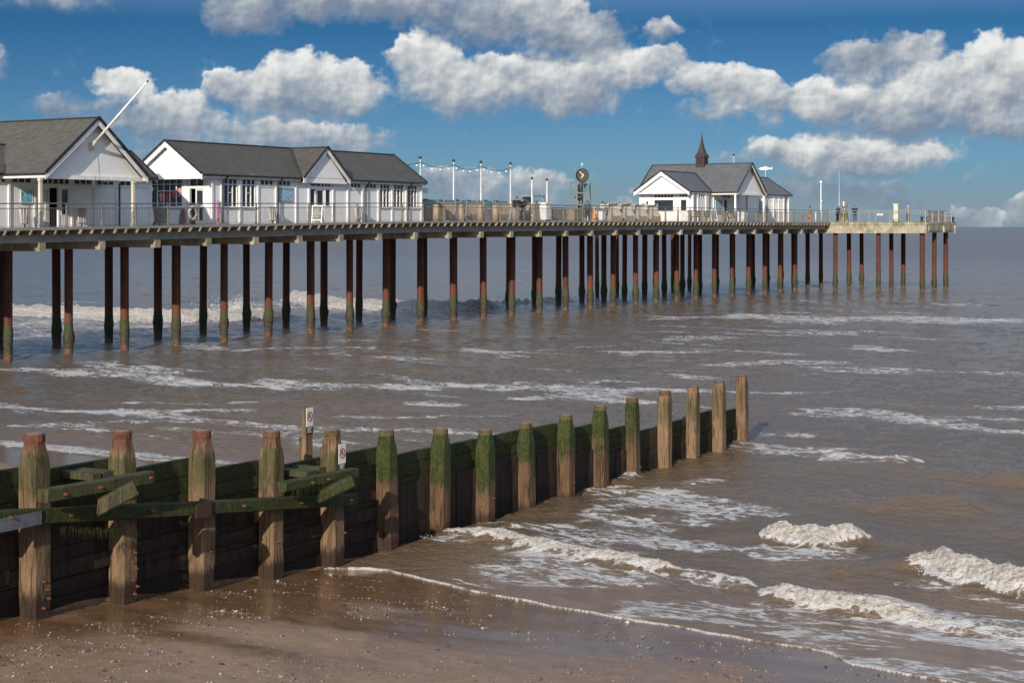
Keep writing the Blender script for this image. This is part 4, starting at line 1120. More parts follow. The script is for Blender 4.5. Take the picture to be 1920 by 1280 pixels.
def window(parent, axis, fix, out, a0, a1, z0, z1, vb=(), hb=(), fr=.05, name='window', glass='window_glass', fm='white_paint', partial=()):
    """vb / hb: positions of bars as fractions; partial: (fraction along, z fraction 0, z fraction 1)"""
    mb = MB(); o = out
    abox(mb, axis, fix, o, a0, a0 + fr, z0, z1, -.05, .022); abox(mb, axis, fix, o, a1 - fr, a1, z0, z1, -.05, .022)
    abox(mb, axis, fix, o, a0 + fr, a1 - fr, z1 - fr, z1, -.05, .020); abox(mb, axis, fix, o, a0 + fr, a1 - fr, z0, z0 + fr, -.05, .020)
    for f in vb:
        c = a0 + (a1 - a0) * f; abox(mb, axis, fix, o, c - .028, c + .028, z0 + fr, z1 - fr, -.045, .012)
    for f in hb:
        c = z0 + (z1 - z0) * f; abox(mb, axis, fix, o, a0 + fr, a1 - fr, c - .026, c + .026, -.043, .009)
    for f0, f1, g0, g1 in partial:
        abox(mb, axis, fix, o, a0 + (a1 - a0) * f0, a0 + (a1 - a0) * f1, z0 + (z1 - z0) * g0 - .022, z0 + (z1 - z0) * g1 + .022, -.041, .007)
    w_ = mb.build('frame' if name == 'pane' else name, MATS[fm], parent)
    mb = MB(); abox(mb, axis, fix, o, a0 + fr * .6, a1 - fr * .6, z0 + fr * .6, z1 - fr * .6, -.075, -.055)
    mb.build('pane', MATS[glass], w_)
    return w_
def pilaster(parent, axis, fix, out, a, z0, z1, w_=.13, d=.07):
    mb = MB(); abox(mb, axis, fix, out, a - w_ / 2, a + w_ / 2, z0, z1, -.01, d)
    return mb.build('pilaster', MATS['white_paint'], parent)
def drainpipe(parent, s, twall, teave, zeave, zb, dx=-.25):
    mb = MB(); y = twall - .07
    mb.tube([(s - dx, teave + .05, zeave - .02), (s - dx, teave + .05, zeave - .10), (s - dx * .6, teave + (y - teave) * .55, zeave - .22), (s, y, zeave - .36), (s, y, zeave - .55), (s, y, zb)], .042, 8)
    for z in (zeave - .6, (zeave + zb) / 2): mb.tube([(s, y, z), (s, y, z + .05)], .055, 8)
    return mb.build('drainpipe', MATS['black_gutter'], parent)
def gutter(parent, pts):
    mb = MB(); mb.tube(pts, .062, 6); return mb.build('gutter', MATS['black_gutter'], parent)
def scallop(parent, a, b, depth, th, pitch, nrm, drop, top=.0):
    """a barge or valance board from a to b (its top edge) with a scalloped lower edge. drop: unit vector along which it hangs; nrm: thickness direction"""
    a = Vector(a); b = Vector(b); d = b - a; L = d.length; d.normalize(); n = int(L / pitch); nrm = Vector(nrm); drop = Vector(drop)
    poly = [(0, 0)]; low = []
    for i in range(n):
        c = (i + .5) * L / n; r_ = L / n / 2
        for k in range(5):
            an = pi * k / 4; low.append((c - r_ * cos(an), depth + r_ * sin(an) * .9))
    poly = [(0, top), (L, top)] + low[::-1]
    mb = MB(); mb.prism(poly, lambda u, v, k: a + d * u + drop * v + nrm * (th * k))
    return mb.build('scalloped_board', MATS['white_paint'], parent)
def gable_roof_s(parent, s0, s1, tc, half, ze, zr, m, th=.09):
    """ridge along s; slopes fall to t = tc -/+ half"""
    for sg in (-1, 1):
        mb = MB(); mb.slab([(s0, tc + sg * half, ze), (s1, tc + sg * half, ze), (s1, tc, zr), (s0, tc, zr)], th); mb.build('roof_slope', m, parent)
    mb = MB(); mb.bar((s0 - .01, tc, zr + .005), (s1 + .01, tc, zr + .005), .16, .07); mb.build('ridge_tiles', MATS['dark_metal'], parent)
def gable_roof_t(parent, t0, t1, sc, half, ze, zr, m, th=.09):
    for sg in (-1, 1):
        mb = MB(); mb.slab([(sc + sg * half, t0, ze), (sc + sg * half, t1, ze), (sc, t1, zr), (sc, t0, zr)], th); mb.build('roof_slope', m, parent)
    mb = MB(); mb.bar((sc, t0 - .01, zr + .005), (sc, t1 + .01, zr + .005), .16, .07); mb.build('ridge_tiles', MATS['dark_metal'], parent)
def gable_tri(parent, axis, fix, out, c, half, zb, zt, th=.06, m='white_boards'):
    mb = MB(); poly = [(c - half, zb), (c + half, zb), (c, zt)]
    mb.prism(poly, lambda u, v, k: ((u, fix - out * th * k, v) if axis == 's' else (fix - out * th * k, u, v)))
    return mb.build('gable', MATS[m], parent)
def barge(parent, axis, fix, out, c, half, ze, zr, depth=.22, pitch=.13):
    """the pair of scalloped barge boards at a gable end plus the dark verge above them"""
    for sg in (-1, 1):
        if axis == 's': a = (c + sg * half, fix, ze - .06); b = (c, fix, zr - .06); n = (0, -out, 0)
        else: a = (fix, c + sg * half, ze - .06); b = (fix, c, zr - .06); n = (-out, 0, 0)
        scallop(parent, a, b, depth, .035, pitch, n, (0, 0, -1))
        mb = MB(); va = Vector(a) + Vector((0, 0, .065)); vb = Vector(b) + Vector((0, 0, .065)); no = Vector(n) * -.03
        mb.bar(va + no, vb + no, .07, .10); mb.build('verge', MATS['black_gutter'], parent)

# ================================================================== pavilion at the left
T1 = 3.3; z1d = deck_z(2)
def q1(s): return s + .712 + .0123 * s          # from the first survey line to the wall line
B1 = thing('pavilion', 'white pier pavilion at the left with a porch gable and a flagpole', 'building', PIER, 2, 5, z1d - .05)
D1 = z1d - .06
EZ = 9.40; RZ = 12.32; CS = 3.57; CH = 3.60; RM = 10.98; EH = 2.10; ET = 5.1 - EH
holes = []; wins = []
def H1(a0, a1, z0, z1, **k):
    a0 = q1(a0); a1 = q1(a1); holes.append((a0, a1, z0, z1)); wins.append((a0, a1, z0, z1, k))
T3 = dict(vb=(.34, .67))
H1(-1.35, -.28, 8.93, 9.29, **T3); H1(.05, 1.36, 8.93, 9.29, **T3); H1(1.66, 3.95, 8.90, 9.27, vb=(.18, .35, .5, .67, .84)); H1(4.24, 5.55, 8.93, 9.27, **T3); H1(5.84, 7.15, 8.93, 9.27, **T3); H1(7.60, 8.85, 8.93, 9.27, **T3)
H1(3.36, 3.90, 7.30, 8.70); H1(1.72, 2.12, 7.30, 8.70)
for k in range(4): H1(-14 + k * 3.0, -12.0 + k * 3.0, 8.93, 9.29, **T3)
DOOR1 = (q1(2.55), q1(3.18), D1 + .02, 8.74); holes.append(DOOR1)
wall('front_wall', B1, 's', T1, -16, 10.9, D1, 9.36, holes, .12, MATS['white_boards'], -1)
wall('end_wall', B1, 't', 10.78, T1 + .001, 7.0, D1, 9.36, [], .12, MATS['white_boards'], 1)
wall('end_wall', B1, 't', -15.99, T1 + .001, 7.0, D1, 9.36, [], .12, MATS['white_boards'], -1)
wall('back_wall', B1, 's', 7.01, -16, 10.9, D1, 9.36, [], .12, MATS['white_boards'], 1)
for a0, a1, z0, z1, k in wins: window(B1, 's', T1, -1, a0, a1, z0, z1, fr=.045, **k)
dr = MB()
for a0, a1, z0, z1 in ((q1(2.49), q1(2.545), D1, 8.80), (q1(3.185), q1(3.24), D1, 8.80), (q1(2.545), q1(3.185), 8.745, 8.80)): abox(dr, 's', T1, -1, a0, a1, z0, z1, -.06, .03)
df = dr.build('doorway', MATS['white_paint'], B1)
mb = MB(); abox(mb, 's', T1, -1, q1(2.56), q1(3.17), D1 + .02, 8.73, -.16, -.13); mb.build('shade_sheet', MATS['interior_shade'], df)  # black sheet stands in for the shade indoors
for s in (-.12, 1.56, 4.10, 5.70, 7.32, -1.6, -4.2, -7.2, 9.86): pilaster(B1, 's', T1, -1, q1(s), D1, 8.86)
mb = MB(); abox(mb, 's', T1, -1, -16, 10.9, 8.86, 8.91, -.01, .045); mb.build('string_course', MATS['white_paint'], B1)
# roofs
gable_roof_s(B1, -16.3, 11.02, 5.1, EH, EZ + .05, RM, MATS['slate_olive'])
gable_roof_t(B1, -.02, 7.4, CS, CH, EZ - .02, RZ, MATS['slate_olive'])
gutter(B1, [(-16.3, ET - .04, EZ + .0), (-.05, ET - .04, EZ + .0)]); gutter(B1, [(CS - CH - .03, ET, EZ - .07), (CS - CH - .03, .0, EZ - .07)]); gutter(B1, [(CS + CH + .05, ET - .04, EZ + .0), (11.02, ET - .04, EZ)])
gable_tri(B1, 's', .42, -1, CS, CH - .12, EZ - .10, RZ - .14)
barge(B1, 's', .0, -1, CS, CH, EZ + .03, RZ + .02, .30, .135)
mb = MB(); mb.box(CS - CH + .1, CS + CH - .1, .30, .46, EZ - .30, EZ - .09); mb.build('porch_beam', MATS['white_paint'], B1)
mb = MB(); mb.box(CS - CH + .12, CS + CH - .12, .47, T1 - .01, EZ - .20, EZ - .14); mb.build('porch_ceiling', MATS['cream_paint'], B1)
for sg in (-1, 1): scallop(B1, (CS + sg * (CH - .06), .1, EZ - .10), (CS + sg * (CH - .06), T1 - .05, EZ - .10), .12, .03, .13, (sg, 0, 0), (0, 0, -1))
gable_tri(B1, 't', 10.9, 1, 5.1, EH - .15, 9.30, RM - .16); barge(B1, 't', 11.02, 1, 5.1, EH, EZ + .08, RM + .04)
for s in (-.10, 6.33):
    mb = MB(); z = deck_z(s); mb.box(s - .075, s + .075, .20, .35, z, EZ - .30); mb.box(s - .10, s + .10, .175, .375, z, z + .16); mb.box(s - .10, s + .10, .175, .375, EZ - .42, EZ - .30); mb.build('porch_post', MATS['cream_paint'], B1)
drainpipe(B1, q1(7.52), T1, ET, EZ - .02, D1, -.3)
# valley gutter where the two roofs meet
mb = MB(); mb.bar((CS - CH + .05, ET + .03, EZ + .09), (CS - CH + 2.35, 5.05, RM - .02), .16, .05); mb.build('valley', MATS['dark_metal'], B1)

# ================================================================== long shop pavilion in the middle
T2 = 2.5; z2d = deck_z(22); D2 = deck_z(14.9) - .02
B2 = thing('pavilion', 'long low white shop pavilion on the pier with a small central gable', 'building', PIER, 25, 5, z2d - .1)
E2 = 9.76; R2 = 11.74; C2 = 5.05; H2 = 2.86
def dz2(s): return deck_z(s)
holes = []; wins = []
FW = dict(vb=(.34, .67), hb=(.79,), partial=((.34, .67, .50, .50),))
def W2(a0, a1, z0, z1, **k): holes.append((a0, a1, z0, z1)); wins.append((a0, a1, z0, z1, k))
W2(15.98, 17.20, 7.86, 9.54, **FW); W2(17.62, 18.84, 7.86, 9.54, **FW)
W2(19.28, 20.52, 9.20, 9.54, **T3); W2(20.98, 22.18, 9.20, 9.54, **T3)
W2(24.10, 26.20, 9.22, 9.52, vb=(.30, .52, .70, .86)); W2(28.28, 29.40, 9.22, 9.54, **T3); W2(29.98, 31.12, 9.22, 9.54, **T3)
W2(31.52, 32.66, 8.00, 9.54, **FW); W2(33.10, 34.24, 8.00, 9.54, **FW); W2(34.78, 35.86, 8.00, 9.54, **FW)
W2(24.08, 24.66, 8.00, 9.10); W2(25.62, 26.22, 8.00, 9.10)
DR2 = (24.76, 25.52, 7.0, 9.10); holes.append(DR2)
wall('front_wall', B2, 's', T2, 14.95, 36.40, D2, 9.74, holes, .12, MATS['white_boards'], -1)
for a0, a1, z0, z1, k in wins: window(B2, 's', T2, -1, a0, a1, z0, z1, fr=.045, **k)
dl = MB(); abox(dl, 's', T2, -1, 24.77, 25.51, 7.02, 8.0, -.06, -.02); abox(dl, 's', T2, -1, 24.77, 24.86, 8.0, 9.09, -.06, -.02); abox(dl, 's', T2, -1, 25.42, 25.51, 8.0, 9.09, -.06, -.02); abox(dl, 's', T2, -1, 24.86, 25.42, 8.98, 9.09, -.06, -.02)
dd = dl.build('door', MATS['white_paint'], B2); mb = MB(); abox(mb, 's', T2, -1, 24.87, 25.41, 8.01, 8.97, -.05, -.03); mb.build('pane', MATS['window_glass'], dd)
mb = MB(); mb.tube([(25.46, T2 + .015, 8.0), (25.46, T2 - .03, 8.0), (25.40, T2 - .03, 8.0)], .014, 6); mb.build('handle', MATS['galvanised'], dd)
for s in (14.98, 15.78, 17.41, 19.05, 20.75, 22.66, 23.95, 26.40, 27.95, 29.55, 31.32, 32.88, 34.52, 36.36): pilaster(B2, 's', T2, -1, s, D2 + .1, 9.60)
mb = MB()
for a0, a1 in ((15.85, 18.98), (31.4, 36.3)): abox(mb, 's', T2, -1, a0, a1, 7.86 - .07 + (.14 if a0 > 30 else 0), 7.86 + (.14 if a0 > 30 else 0), -.01, .09)
mb.build('sill', MATS['white_paint'], B2)
mb = MB(); abox(mb, 's', T2, -1, 19.0, 22.6, 9.08, 9.14, -.01, .04); abox(mb, 's', T2, -1, 28.0, 31.3, 9.10, 9.16, -.01, .04); mb.build('string_course', MATS['white_paint'], B2)
# landward end: big shop window, door and the lit gable over them
EW = 14.90
eh = [(4.69, 7.18, 7.86, 9.56), (3.03, 4.12, D2 + .01, 8.92), (3.03, 4.12, 9.02, 9.52)]
wall('end_wall', B2, 't', EW, T2 + .001, 7.6, D2, 9.74, eh, .12, MATS['white_boards'], -1)
window(B2, 't', EW, -1, 4.69, 7.18, 7.86, 9.56, vb=(.2, .4, .6, .8), hb=(.79,), fr=.055, partial=((.2, .8, .56, .56),))
window(B2, 't', EW, -1, 3.03, 4.12, 9.02, 9.52, vb=(.5,), fr=.05)
mb = MB(); abox(mb, 't', EW, -1, 2.95, 3.03, D2, 9.0, -.06, .03); abox(mb, 't', EW, -1, 4.12, 4.20, D2, 9.0, -.06, .03); abox(mb, 't', EW, -1, 3.03, 4.12, 8.925, 9.015, -.06, .03)
dw = mb.build('doorway', MATS['white_paint'], B2)
mb = MB(); abox(mb, 't', EW, -1, 3.04, 4.11, D2 + .01, 8.91, -.9, -.85); mb.build('shade_sheet', MATS['interior_shade'], dw)  # black sheet set back in the doorway as painted indoor shade
dl = MB(); X_ = Matrix.Translation((EW + .02, 3.06, 0)) @ Matrix.Rotation(radians(62), 4, 'Z')
for y0, y1, z0, z1 in ((0, .5, D2 + .02, D2 + .25), (0, .07, D2 + .25, 8.9), (.43, .5, D2 + .25, 8.9), (.07, .43, 8.8, 8.9), (.07, .43, 7.85, 7.95)): dl.box(-.02, .02, y0, y1, z0, z1)
dd = dl.build('door', MATS['white_paint'], B2, xf=X_); mb = MB(); mb.box(-.008, .008, .072, .428, D2 + .26, 7.84); mb.box(-.008, .008, .072, .428, 7.96, 8.79); mb.build('pane', MATS['window_glass'], dd, xf=X_)
for a in (2.62, 4.42, 7.34): pilaster(B2, 't', EW, -1, a, D2, 9.6, .2, .06)
mb = MB(); abox(mb, 't', EW, -1, 4.52, 7.5, 7.78, 7.855, -.01, .10); mb.build('sill', MATS['white_paint'], B2)
wall('end_wall', B2, 't', 36.40, T2 + .001, 7.6, D2, 9.74, [], .12, MATS['white_boards'], 1)
wall('back_wall', B2, 's', 7.61, 14.95, 36.40, D2, 9.74, [], .12, MATS['white_boards'], 1)
gable_roof_s(B2, 13.80, 36.62, C2, H2, E2, R2, MATS['slate_brown'])
gable_tri(B2, 't', 14.12, -1, C2, H2 - .12, E2 - .12, R2 - .14)
mb = MB(); mb.box(13.9, 14.12, C2 - H2 + .1, C2 + H2 - .1, E2 - .30, E2 - .125); mb.build('gable_beam', MATS['white_paint'], B2)
mb = MB(); mb.box(14.13, EW - .01, C2 - H2 + .14, C2 + H2 - .14, E2 - .17, E2 - .12); mb.build('soffit', MATS['white_paint'], B2)
barge(B2, 't', 13.80, -1, C2, H2, E2 + .03, R2 + .02, .30, .13)
gable_tri(B2, 't', 36.36, 1, C2, H2 - .15, E2 - .1, R2 - .14); barge(B2, 't', 36.62, 1, C2, H2, E2 + .03, R2 + .02)
G2 = 25.28; GH = 2.40
gable_roof_t(B2, 2.02, C2, G2, GH, E2 - .02, R2, MATS['slate_brown'])
gable_tri(B2, 's', 2.20, -1, G2, GH - .12, E2 - .32, R2 - .16)
barge(B2, 's', 2.02, -1, G2, GH, E2 + .02, R2 + .02, .27, .12)
mb = MB(); mb.box(G2 - GH + .25, G2 + GH - .25, 2.262, T2 + .02, E2 - .36, E2 - .30); mb.build('gable_sill', MATS['white_paint'], B2)
gutter(B2, [(13.85, 2.15, E2 - .05), (G2 - GH + .02, 2.15, E2 - .05)]); gutter(B2, [(G2 + GH - .02, 2.15, E2 - .05), (36.6, 2.15, E2 - .05)])
scallop(B2, (13.9, 2.26, E2 - .13), (G2 - GH, 2.26, E2 - .13), .05, .03, .13, (0, 1, 0), (0, 0, -1)); scallop(B2, (G2 + GH, 2.26, E2 - .13), (36.5, 2.26, E2 - .13), .05, .03, .13, (0, 1, 0), (0, 0, -1))
for s in (15.78, 20.80, 29.80, 34.62): drainpipe(B2, s, T2 - .07, 2.15, E2 - .06, D2 + .1)
for sg in (-1,):
    mb = MB(); mb.bar((G2 + sg * (GH - .03), 2.22, E2 + .06), (G2 + sg * .05, C2 - .08, R2 + .02), .10, .04); mb.build('valley', MATS['dark_metal'], B2)
# hanging sign on the seaward end
HS_ = thing('hanging_sign', 'small white sign board jutting out from the end of the long pavilion', 'sign', PIER, 36.7, 2.75, 9.16)
mb = MB(); mb.box(36.48, 37.55, 2.72, 2.77, 9.02, 9.32); mb.build('panel', MATS['white_panel'], HS_)
mb = MB(); mb.box(36.42, 37.5, 2.735, 2.755, 9.33, 9.36); mb.build('bracket', MATS['dark_metal'], HS_)

# ================================================================== far pavilion with the spire
T3_ = 2.75; D3 = deck_z(90) - .03
B3 = thing('pavilion', 'far white pavilion near the pier head with a brown spire on its ridge', 'building', PIER, 90, 5.3, D3)
E3 = 9.98; R3 = 11.86; C3 = 5.50; H3 = 2.86
RC = 12.75; SC = 88.1; HC = 3.48
holes = []; wins = []
def W3(a0, a1, z0, z1, **k): holes.append((a0, a1, z0, z1)); wins.append((a0, a1, z0, z1, k))
W3(82.0, 83.4, 9.35, 9.72, **T3); W3(85.7, 87.15, 7.95, 9.2); W3(87.3, 89.3, 9.42, 9.74, vb=(.2, .4, .6, .8))
W3(96.1, 96.9, 8.1, 9.6, vb=(.5,), hb=(.8,))
for a in (98.75, 100.35, 101.7, 103.0): W3(a, a + .85, 8.15, 9.66, vb=(.33, .67), hb=(.79,))
DR3 = (87.75, 88.45, D3 + .02, 9.28); holes.append(DR3)
wall('front_wall', B3, 's', T3_, 80.7, 104.0, D3, 9.96, holes, .12, MATS['white_boards'], -1)
for a0, a1, z0, z1, k in wins: window(B3, 's', T3_, -1, a0, a1, z0, z1, fr=.05, **k)
mb = MB(); abox(mb, 's', T3_, -1, 87.68, 87.75, D3, 9.34, -.05, .03); abox(mb, 's', T3_, -1, 88.45, 88.52, D3, 9.34, -.05, .03); abox(mb, 's', T3_, -1, 87.75, 88.45, 9.285, 9.345, -.05, .03)
dw = mb.build('doorway', MATS['white_paint'], B3); mb = MB(); abox(mb, 's', T3_, -1, 87.76, 88.44, D3 + .02, 9.27, -.20, -.16); mb.build('shade_sheet', MATS['interior_shade'], dw)  # black sheet behind the doorway paints its shade
for s in (80.78, 81.8, 83.6, 85.3, 90.2, 93.2, 95.9, 97.2, 98.5, 99.95, 101.35, 102.7, 103.96): pilaster(B3, 's', T3_, -1, s, D3, 9.85, .2)
eh = [(4.66, 6.70, 8.10, 9.22), (4.66, 6.70, 9.36, 9.68), (3.32, 3.98, 8.0, 9.22), (3.22, 4.12, 9.38, 9.68), (7.25, 7.55, 8.3, 9.1)]
wall('end_wall', B3, 't', 80.68, T3_ + .001, 8.25, D3, 9.96, eh, .12, MATS['white_paint'], -1)
window(B3, 't', 80.68, -1, 4.66, 6.70, 8.10, 9.22, fr=.05); window(B3, 't', 80.68, -1, 4.66, 6.70, 9.36, 9.68, vb=(.167, .333, .5, .667, .833), fr=.05)
window(B3, 't', 80.68, -1, 3.32, 3.98, 8.0, 9.22, fr=.05); window(B3, 't', 80.68, -1, 3.22, 4.12, 9.38, 9.68, vb=(.33, .67), fr=.05); window(B3, 't', 80.68, -1, 7.25, 7.55, 8.3, 9.1, fr=.04)
wall('end_wall', B3, 't', 104.0, T3_ + .001, 8.25, D3, 9.96, [], .12, MATS['white_boards'], 1)
wall('back_wall', B3, 's', 8.26, 80.7, 104.0, D3, 9.96, [], .12, MATS['white_boards'], 1)
gable_roof_s(B3, 79.75, 104.75, C3, H3, E3, R3, MATS['slate_grey'])
gable_roof_t(B3, -.02, 10.55, SC, HC, E3 - .03, RC, MATS['slate_grey'])
gable_tri(B3, 't', 80.05, -1, C3, H3 - .12, E3 - .12, R3 - .14, m='white_paint'); barge(B3, 't', 79.75, -1, C3, H3, E3 + .03, R3 + .02, .34, .17)
mb = MB(); mb.box(79.9, 80.67, C3 - H3 + .14, C3 + H3 - .14, E3 - .24, E3 - .125); mb.build('soffit', MATS['white_paint'], B3)
gable_tri(B3, 's', .40, -1, SC, HC - .12, E3 - .1, RC - .14); barge(B3, 's', .0, -1, SC, HC, E3 + .02, RC + .02, .22, .15)
gable_tri(B3, 's', 10.3, 1, SC, HC - .12, E3 - .1, RC - .14); barge(B3, 's', 10.53, 1, SC, HC, E3 + .02, RC + .02, .12, .15)
gable_tri(B3, 't', 104.5, 1, C3, H3 - .12, E3 - .12, R3 - .14); barge(B3, 't', 104.75, 1, C3, H3, E3 + .03, R3 + .02)
mb = MB(); mb.box(SC - HC + .1, SC + HC - .1, .30, .44, E3 - .30, E3 - .11); mb.build('porch_beam', MATS['white_paint'], B3)
mb = MB(); mb.box(SC - HC + .12, SC + HC - .12, .45, T3_ - .01, E3 - .18, E3 - .12); mb.build('porch_ceiling', MATS['white_paint'], B3)
scallop(B3, (SC - HC + .05, .1, E3 - .1), (SC - HC + .05, T3_ - .05, E3 - .1), .12, .03, .16, (-1, 0, 0), (0, 0, -1))
for s in (84.7, 91.5):
    mb = MB(); mb.box(s - .08, s + .08, .16, .32, deck_z(s), E3 - .3); mb.box(s - .11, s + .11, .13, .35, deck_z(s), deck_z(s) + .15); mb.build('porch_post', MATS['white_paint'], B3)
mb = MB()
for t in (8.9, 9.9): mb.box(SC - 3.2, SC - 3.05, t, t + .15, 7.15, E3 - .1)
gutter(B3, [(79.8, 2.58, E3 - .05), (SC - HC, 2.58, E3 - .05)]); gutter(B3, [(SC - HC - .03, 2.58, E3 - .08), (SC - HC - .03, .0, E3 - .08)]); gutter(B3, [(SC + HC, 2.58, E3 - .05), (104.75, 2.58, E3 - .05)])
mb = MB(); mb.bar((SC - HC - .0, 2.62, E3 + .06), (SC - 1.12, 5.45, R3 + .02), .10, .04); mb.build('valley', MATS['dark_metal'], B3)
for s in (80.95, 84.1, 92.9, 97.95, 102.85): drainpipe(B3, s, T3_ - .06, 2.58, E3 - .06, D3, -.3 if s in (80.95, 84.1) else -.3)
# ridge turret and spire
sp = MB(); x, y = SC, 5.25; h = .45
sp.box(x - h, x + h, y - h, y + h, RC - .6, RC + .62); sp.box(x - h - .07, x + h + .07, y - h - .07, y + h + .07, RC + .62, RC + .74)
tu = sp.build('turret', MATS['copper_spire'], B3)
lv = MB()
for ax in (-1, 1):
    for j in range(7): lv.box(x - .30, x + .30, y + ax * (h + .015) - .02, y + ax * (h + .015) + .02, RC + .02 + j * .08, RC + .065 + j * .08); lv.box(x + ax * (h + .015) - .02, x + ax * (h + .015) + .02, y - .30, y + .30, RC + .02 + j * .08, RC + .065 + j * .08)
lv.build('louvres', MATS['copper_spire'], tu)
mb = MB(); prof = [(.66, 0), (.64, .05), (.43, .34), (.29, .72), (.19, 1.10), (.12, 1.48), (.065, 1.82), (.028, 2.12), (.012, 2.32)]
vs = []; fs = []
for r_, z in prof:
    for k in range(4):
        a = pi / 4 + k * pi / 2; vs.append((x + r_ * 1.35 * cos(a) * .82, y + r_ * 1.35 * sin(a) * .82, RC + .74 + z))
for i in range(len(prof) - 1):
    for k in range(4): fs.append((i * 4 + k, i * 4 + (k + 1) % 4, i * 4 + 4 + (k + 1) % 4, i * 4 + 4 + k))
mb.add(vs, fs); mb.build('spire', MATS['copper_spire'], B3)
# ------------------------------------------------------------------ things on the pier
def lthing(*a, **k):
    r_ = thing(*a, **k); OFF[r_.name] = (0, 0, 0); return r_
DK = lambda s: deck_z(s) if s < HS0 else 7.16
# flagpole slanting out of the left gable
FP = thing('flagpole', 'white flagpole slanting up and out from the gable of the left pavilion', 'flagpole', PIER, 3.35, .3, 10.85)
mb = MB(); b0 = Vector((3.42, .20, 10.95)); tip = Vector((3.55, -3.40, 13.98)); mb.tube([b0, b0 + (tip - b0) * .5, tip], [.075, .062, .035], 10); mb.build('pole', MATS['white_paint'], FP, True)
mb = MB(); mb.ball(tip + Vector((0, -.03, .03)), .06); mb.build('finial', MATS['dark_metal'], FP)
mb = MB(); mb.box(3.28, 3.56, .30, .41, 10.66, 11.02); mb.tube([b0 - (tip - b0).normalized() * .18, b0 + (tip - b0).normalized() * .22], .10, 10); mb.build('bracket', MATS['cream_paint'], FP)
mb = MB(); mb.tube([(3.40, .28, 10.85), (3.42, .26, 10.0), (3.46, .24, 9.0), (3.46, .22, 8.75)], .009, 4); mb.tube([tip, (3.5, .22, 9.3)], .006, 4); mb.build('halyard', MATS['grey_timber'], FP)
# notice boards and posters
def board(label, s0, s1, z0, z1, t, m, fr='white_panel', out=.05):
    r_ = thing('notice_board', label, 'notice board', PIER, (s0 + s1) / 2, t, z0)
    mb = MB(); mb.box(s0, s1, t - .03, t, z0, z1); mb.box(s0 - .06, s1 + .06, t - .05, t - .0, z1, z1 + .06); mb.box(s0 - .05, s0 - .001, t - .045, t, z0, z1); mb.box(s1 + .001, s1 + .05, t - .045, t, z0, z1); mb.box(s0 - .05, s1 + .05, t - .045, t, z0 - .05, z0 - .001); mb.build('frame', MATS[fr], r_)
    mb = MB(); mb.box(s0 + .02, s1 - .02, t - .036, t - .031, z0 + .02, z1 - .02); mb.build('poster', MATS[m], r_); return r_
board('turquoise fish poster on the front wall of the left pavilion', q1(.66), q1(1.36), 7.93, 8.62, T1 - .02, 'poster_fish')
board('pale blue map board on the front wall of the long pavilion', 21.02, 22.35, 8.28, 9.00, T2 - .02, 'poster_map', 'grey_beam')
PB = thing('price_board', 'tall grey board with lines of lettering beside the black doorway', 'notice board', PIER, q1(2.36), T1 - .02, D1)
mb = MB(); mb.box(q1(2.24), q1(2.48), T1 - .05, T1 - .02, D1 + .04, 8.66); mb.build('panel', MATS['white_panel'], PB)
rt = random.Random(4); z = 8.56
tx = MB()
while z > D1 + .25:
    x = q1(2.26) + rt.uniform(0, .05)
    while x < q1(2.42) + rt.uniform(0, .04):
        w_ = rt.uniform(.02, .06); tx.box(x, x + w_, T1 - .054, T1 - .051, z, z + .028); x += w_ + .012
    z -= .075 if rt.random() < .8 else .16
tx.build('lettering', MATS['text_grey'], PB)
# litter bins
def make_bin(label, s, t):
    r_ = lthing('litter_bin', label, 'litter bin', PIER, s, t, DK(s), 'litter bins along the pavilions')
    mb = MB(); n = 10
    loft(mb, [[(.16 * cos(2 * pi * k / n), .16 * sin(2 * pi * k / n), .22) for k in range(n)], [(.24 * cos(2 * pi * k / n), .24 * sin(2 * pi * k / n), .95) for k in range(n)]])
    mb.build('body', MATS['bin_grey'], r_)
    for k in range(n):
        a = 2 * pi * k / n; mb = MB(); mb.bar((.17 * cos(a), .17 * sin(a), .2), (.262 * cos(a), .262 * sin(a), .96), .05, .02, (-sin(a), cos(a), 0)); mb.build('slat', MATS['white_panel'], r_)
    mb = MB(); mb.tube([(0, 0, .95), (0, 0, 1.0)], [.27, .25], 12); mb.tube([(0, 0, .16), (0, 0, .22)], .17, 10); mb.tube([(0, 0, 0), (0, 0, .16)], .05, 8); mb.build('rim', MATS['dark_metal'], r_)
    return r_
bin0 = make_bin('slatted bin under the turquoise fish poster', 1.1, 2.7)
for s, lab in ((5.0, 'slatted bin between the black doorway and the drainpipe'), (19.85, 'slatted bin by the front wall left of the pale blue map board'), (28.55, 'slatted bin by the front wall right of the small central gable')):
    place(copy_tree(bin0), PIER, s, 2.7 if s < 10 else 2.0, DK(s), rt.uniform(0, .6), lab)
DB = lthing('wheelie_bin', 'dark wheeled bin in the gap between the two near pavilions', 'bin', PIER, 11.9, 3.6, DK(11.9))
mb = MB(); mb.hexa([(-.22, -.25, .08), (.22, -.25, .08), (.22, .25, .08), (-.22, .25, .08), (-.28, -.32, .95), (.28, -.32, .95), (.28, .30, .95), (-.28, .30, .95)]); mb.build('body', MATS['bin_grey'], DB)
mb = MB(); mb.hexa([(-.30, -.35, .95), (.30, -.35, .95), (.30, .36, .97), (-.30, .36, .97), (-.29, -.33, .99), (.29, -.33, .99), (.28, .33, 1.06), (-.28, .33, 1.06)]); mb.build('lid', MATS['black_plastic'], DB)
for x in (-.2, .2):
    mb = MB(); mb.tube([(x - .03, .28, .1), (x + .03, .28, .1)], .1, 12); mb.build('wheel', MATS['black_plastic'], DB)
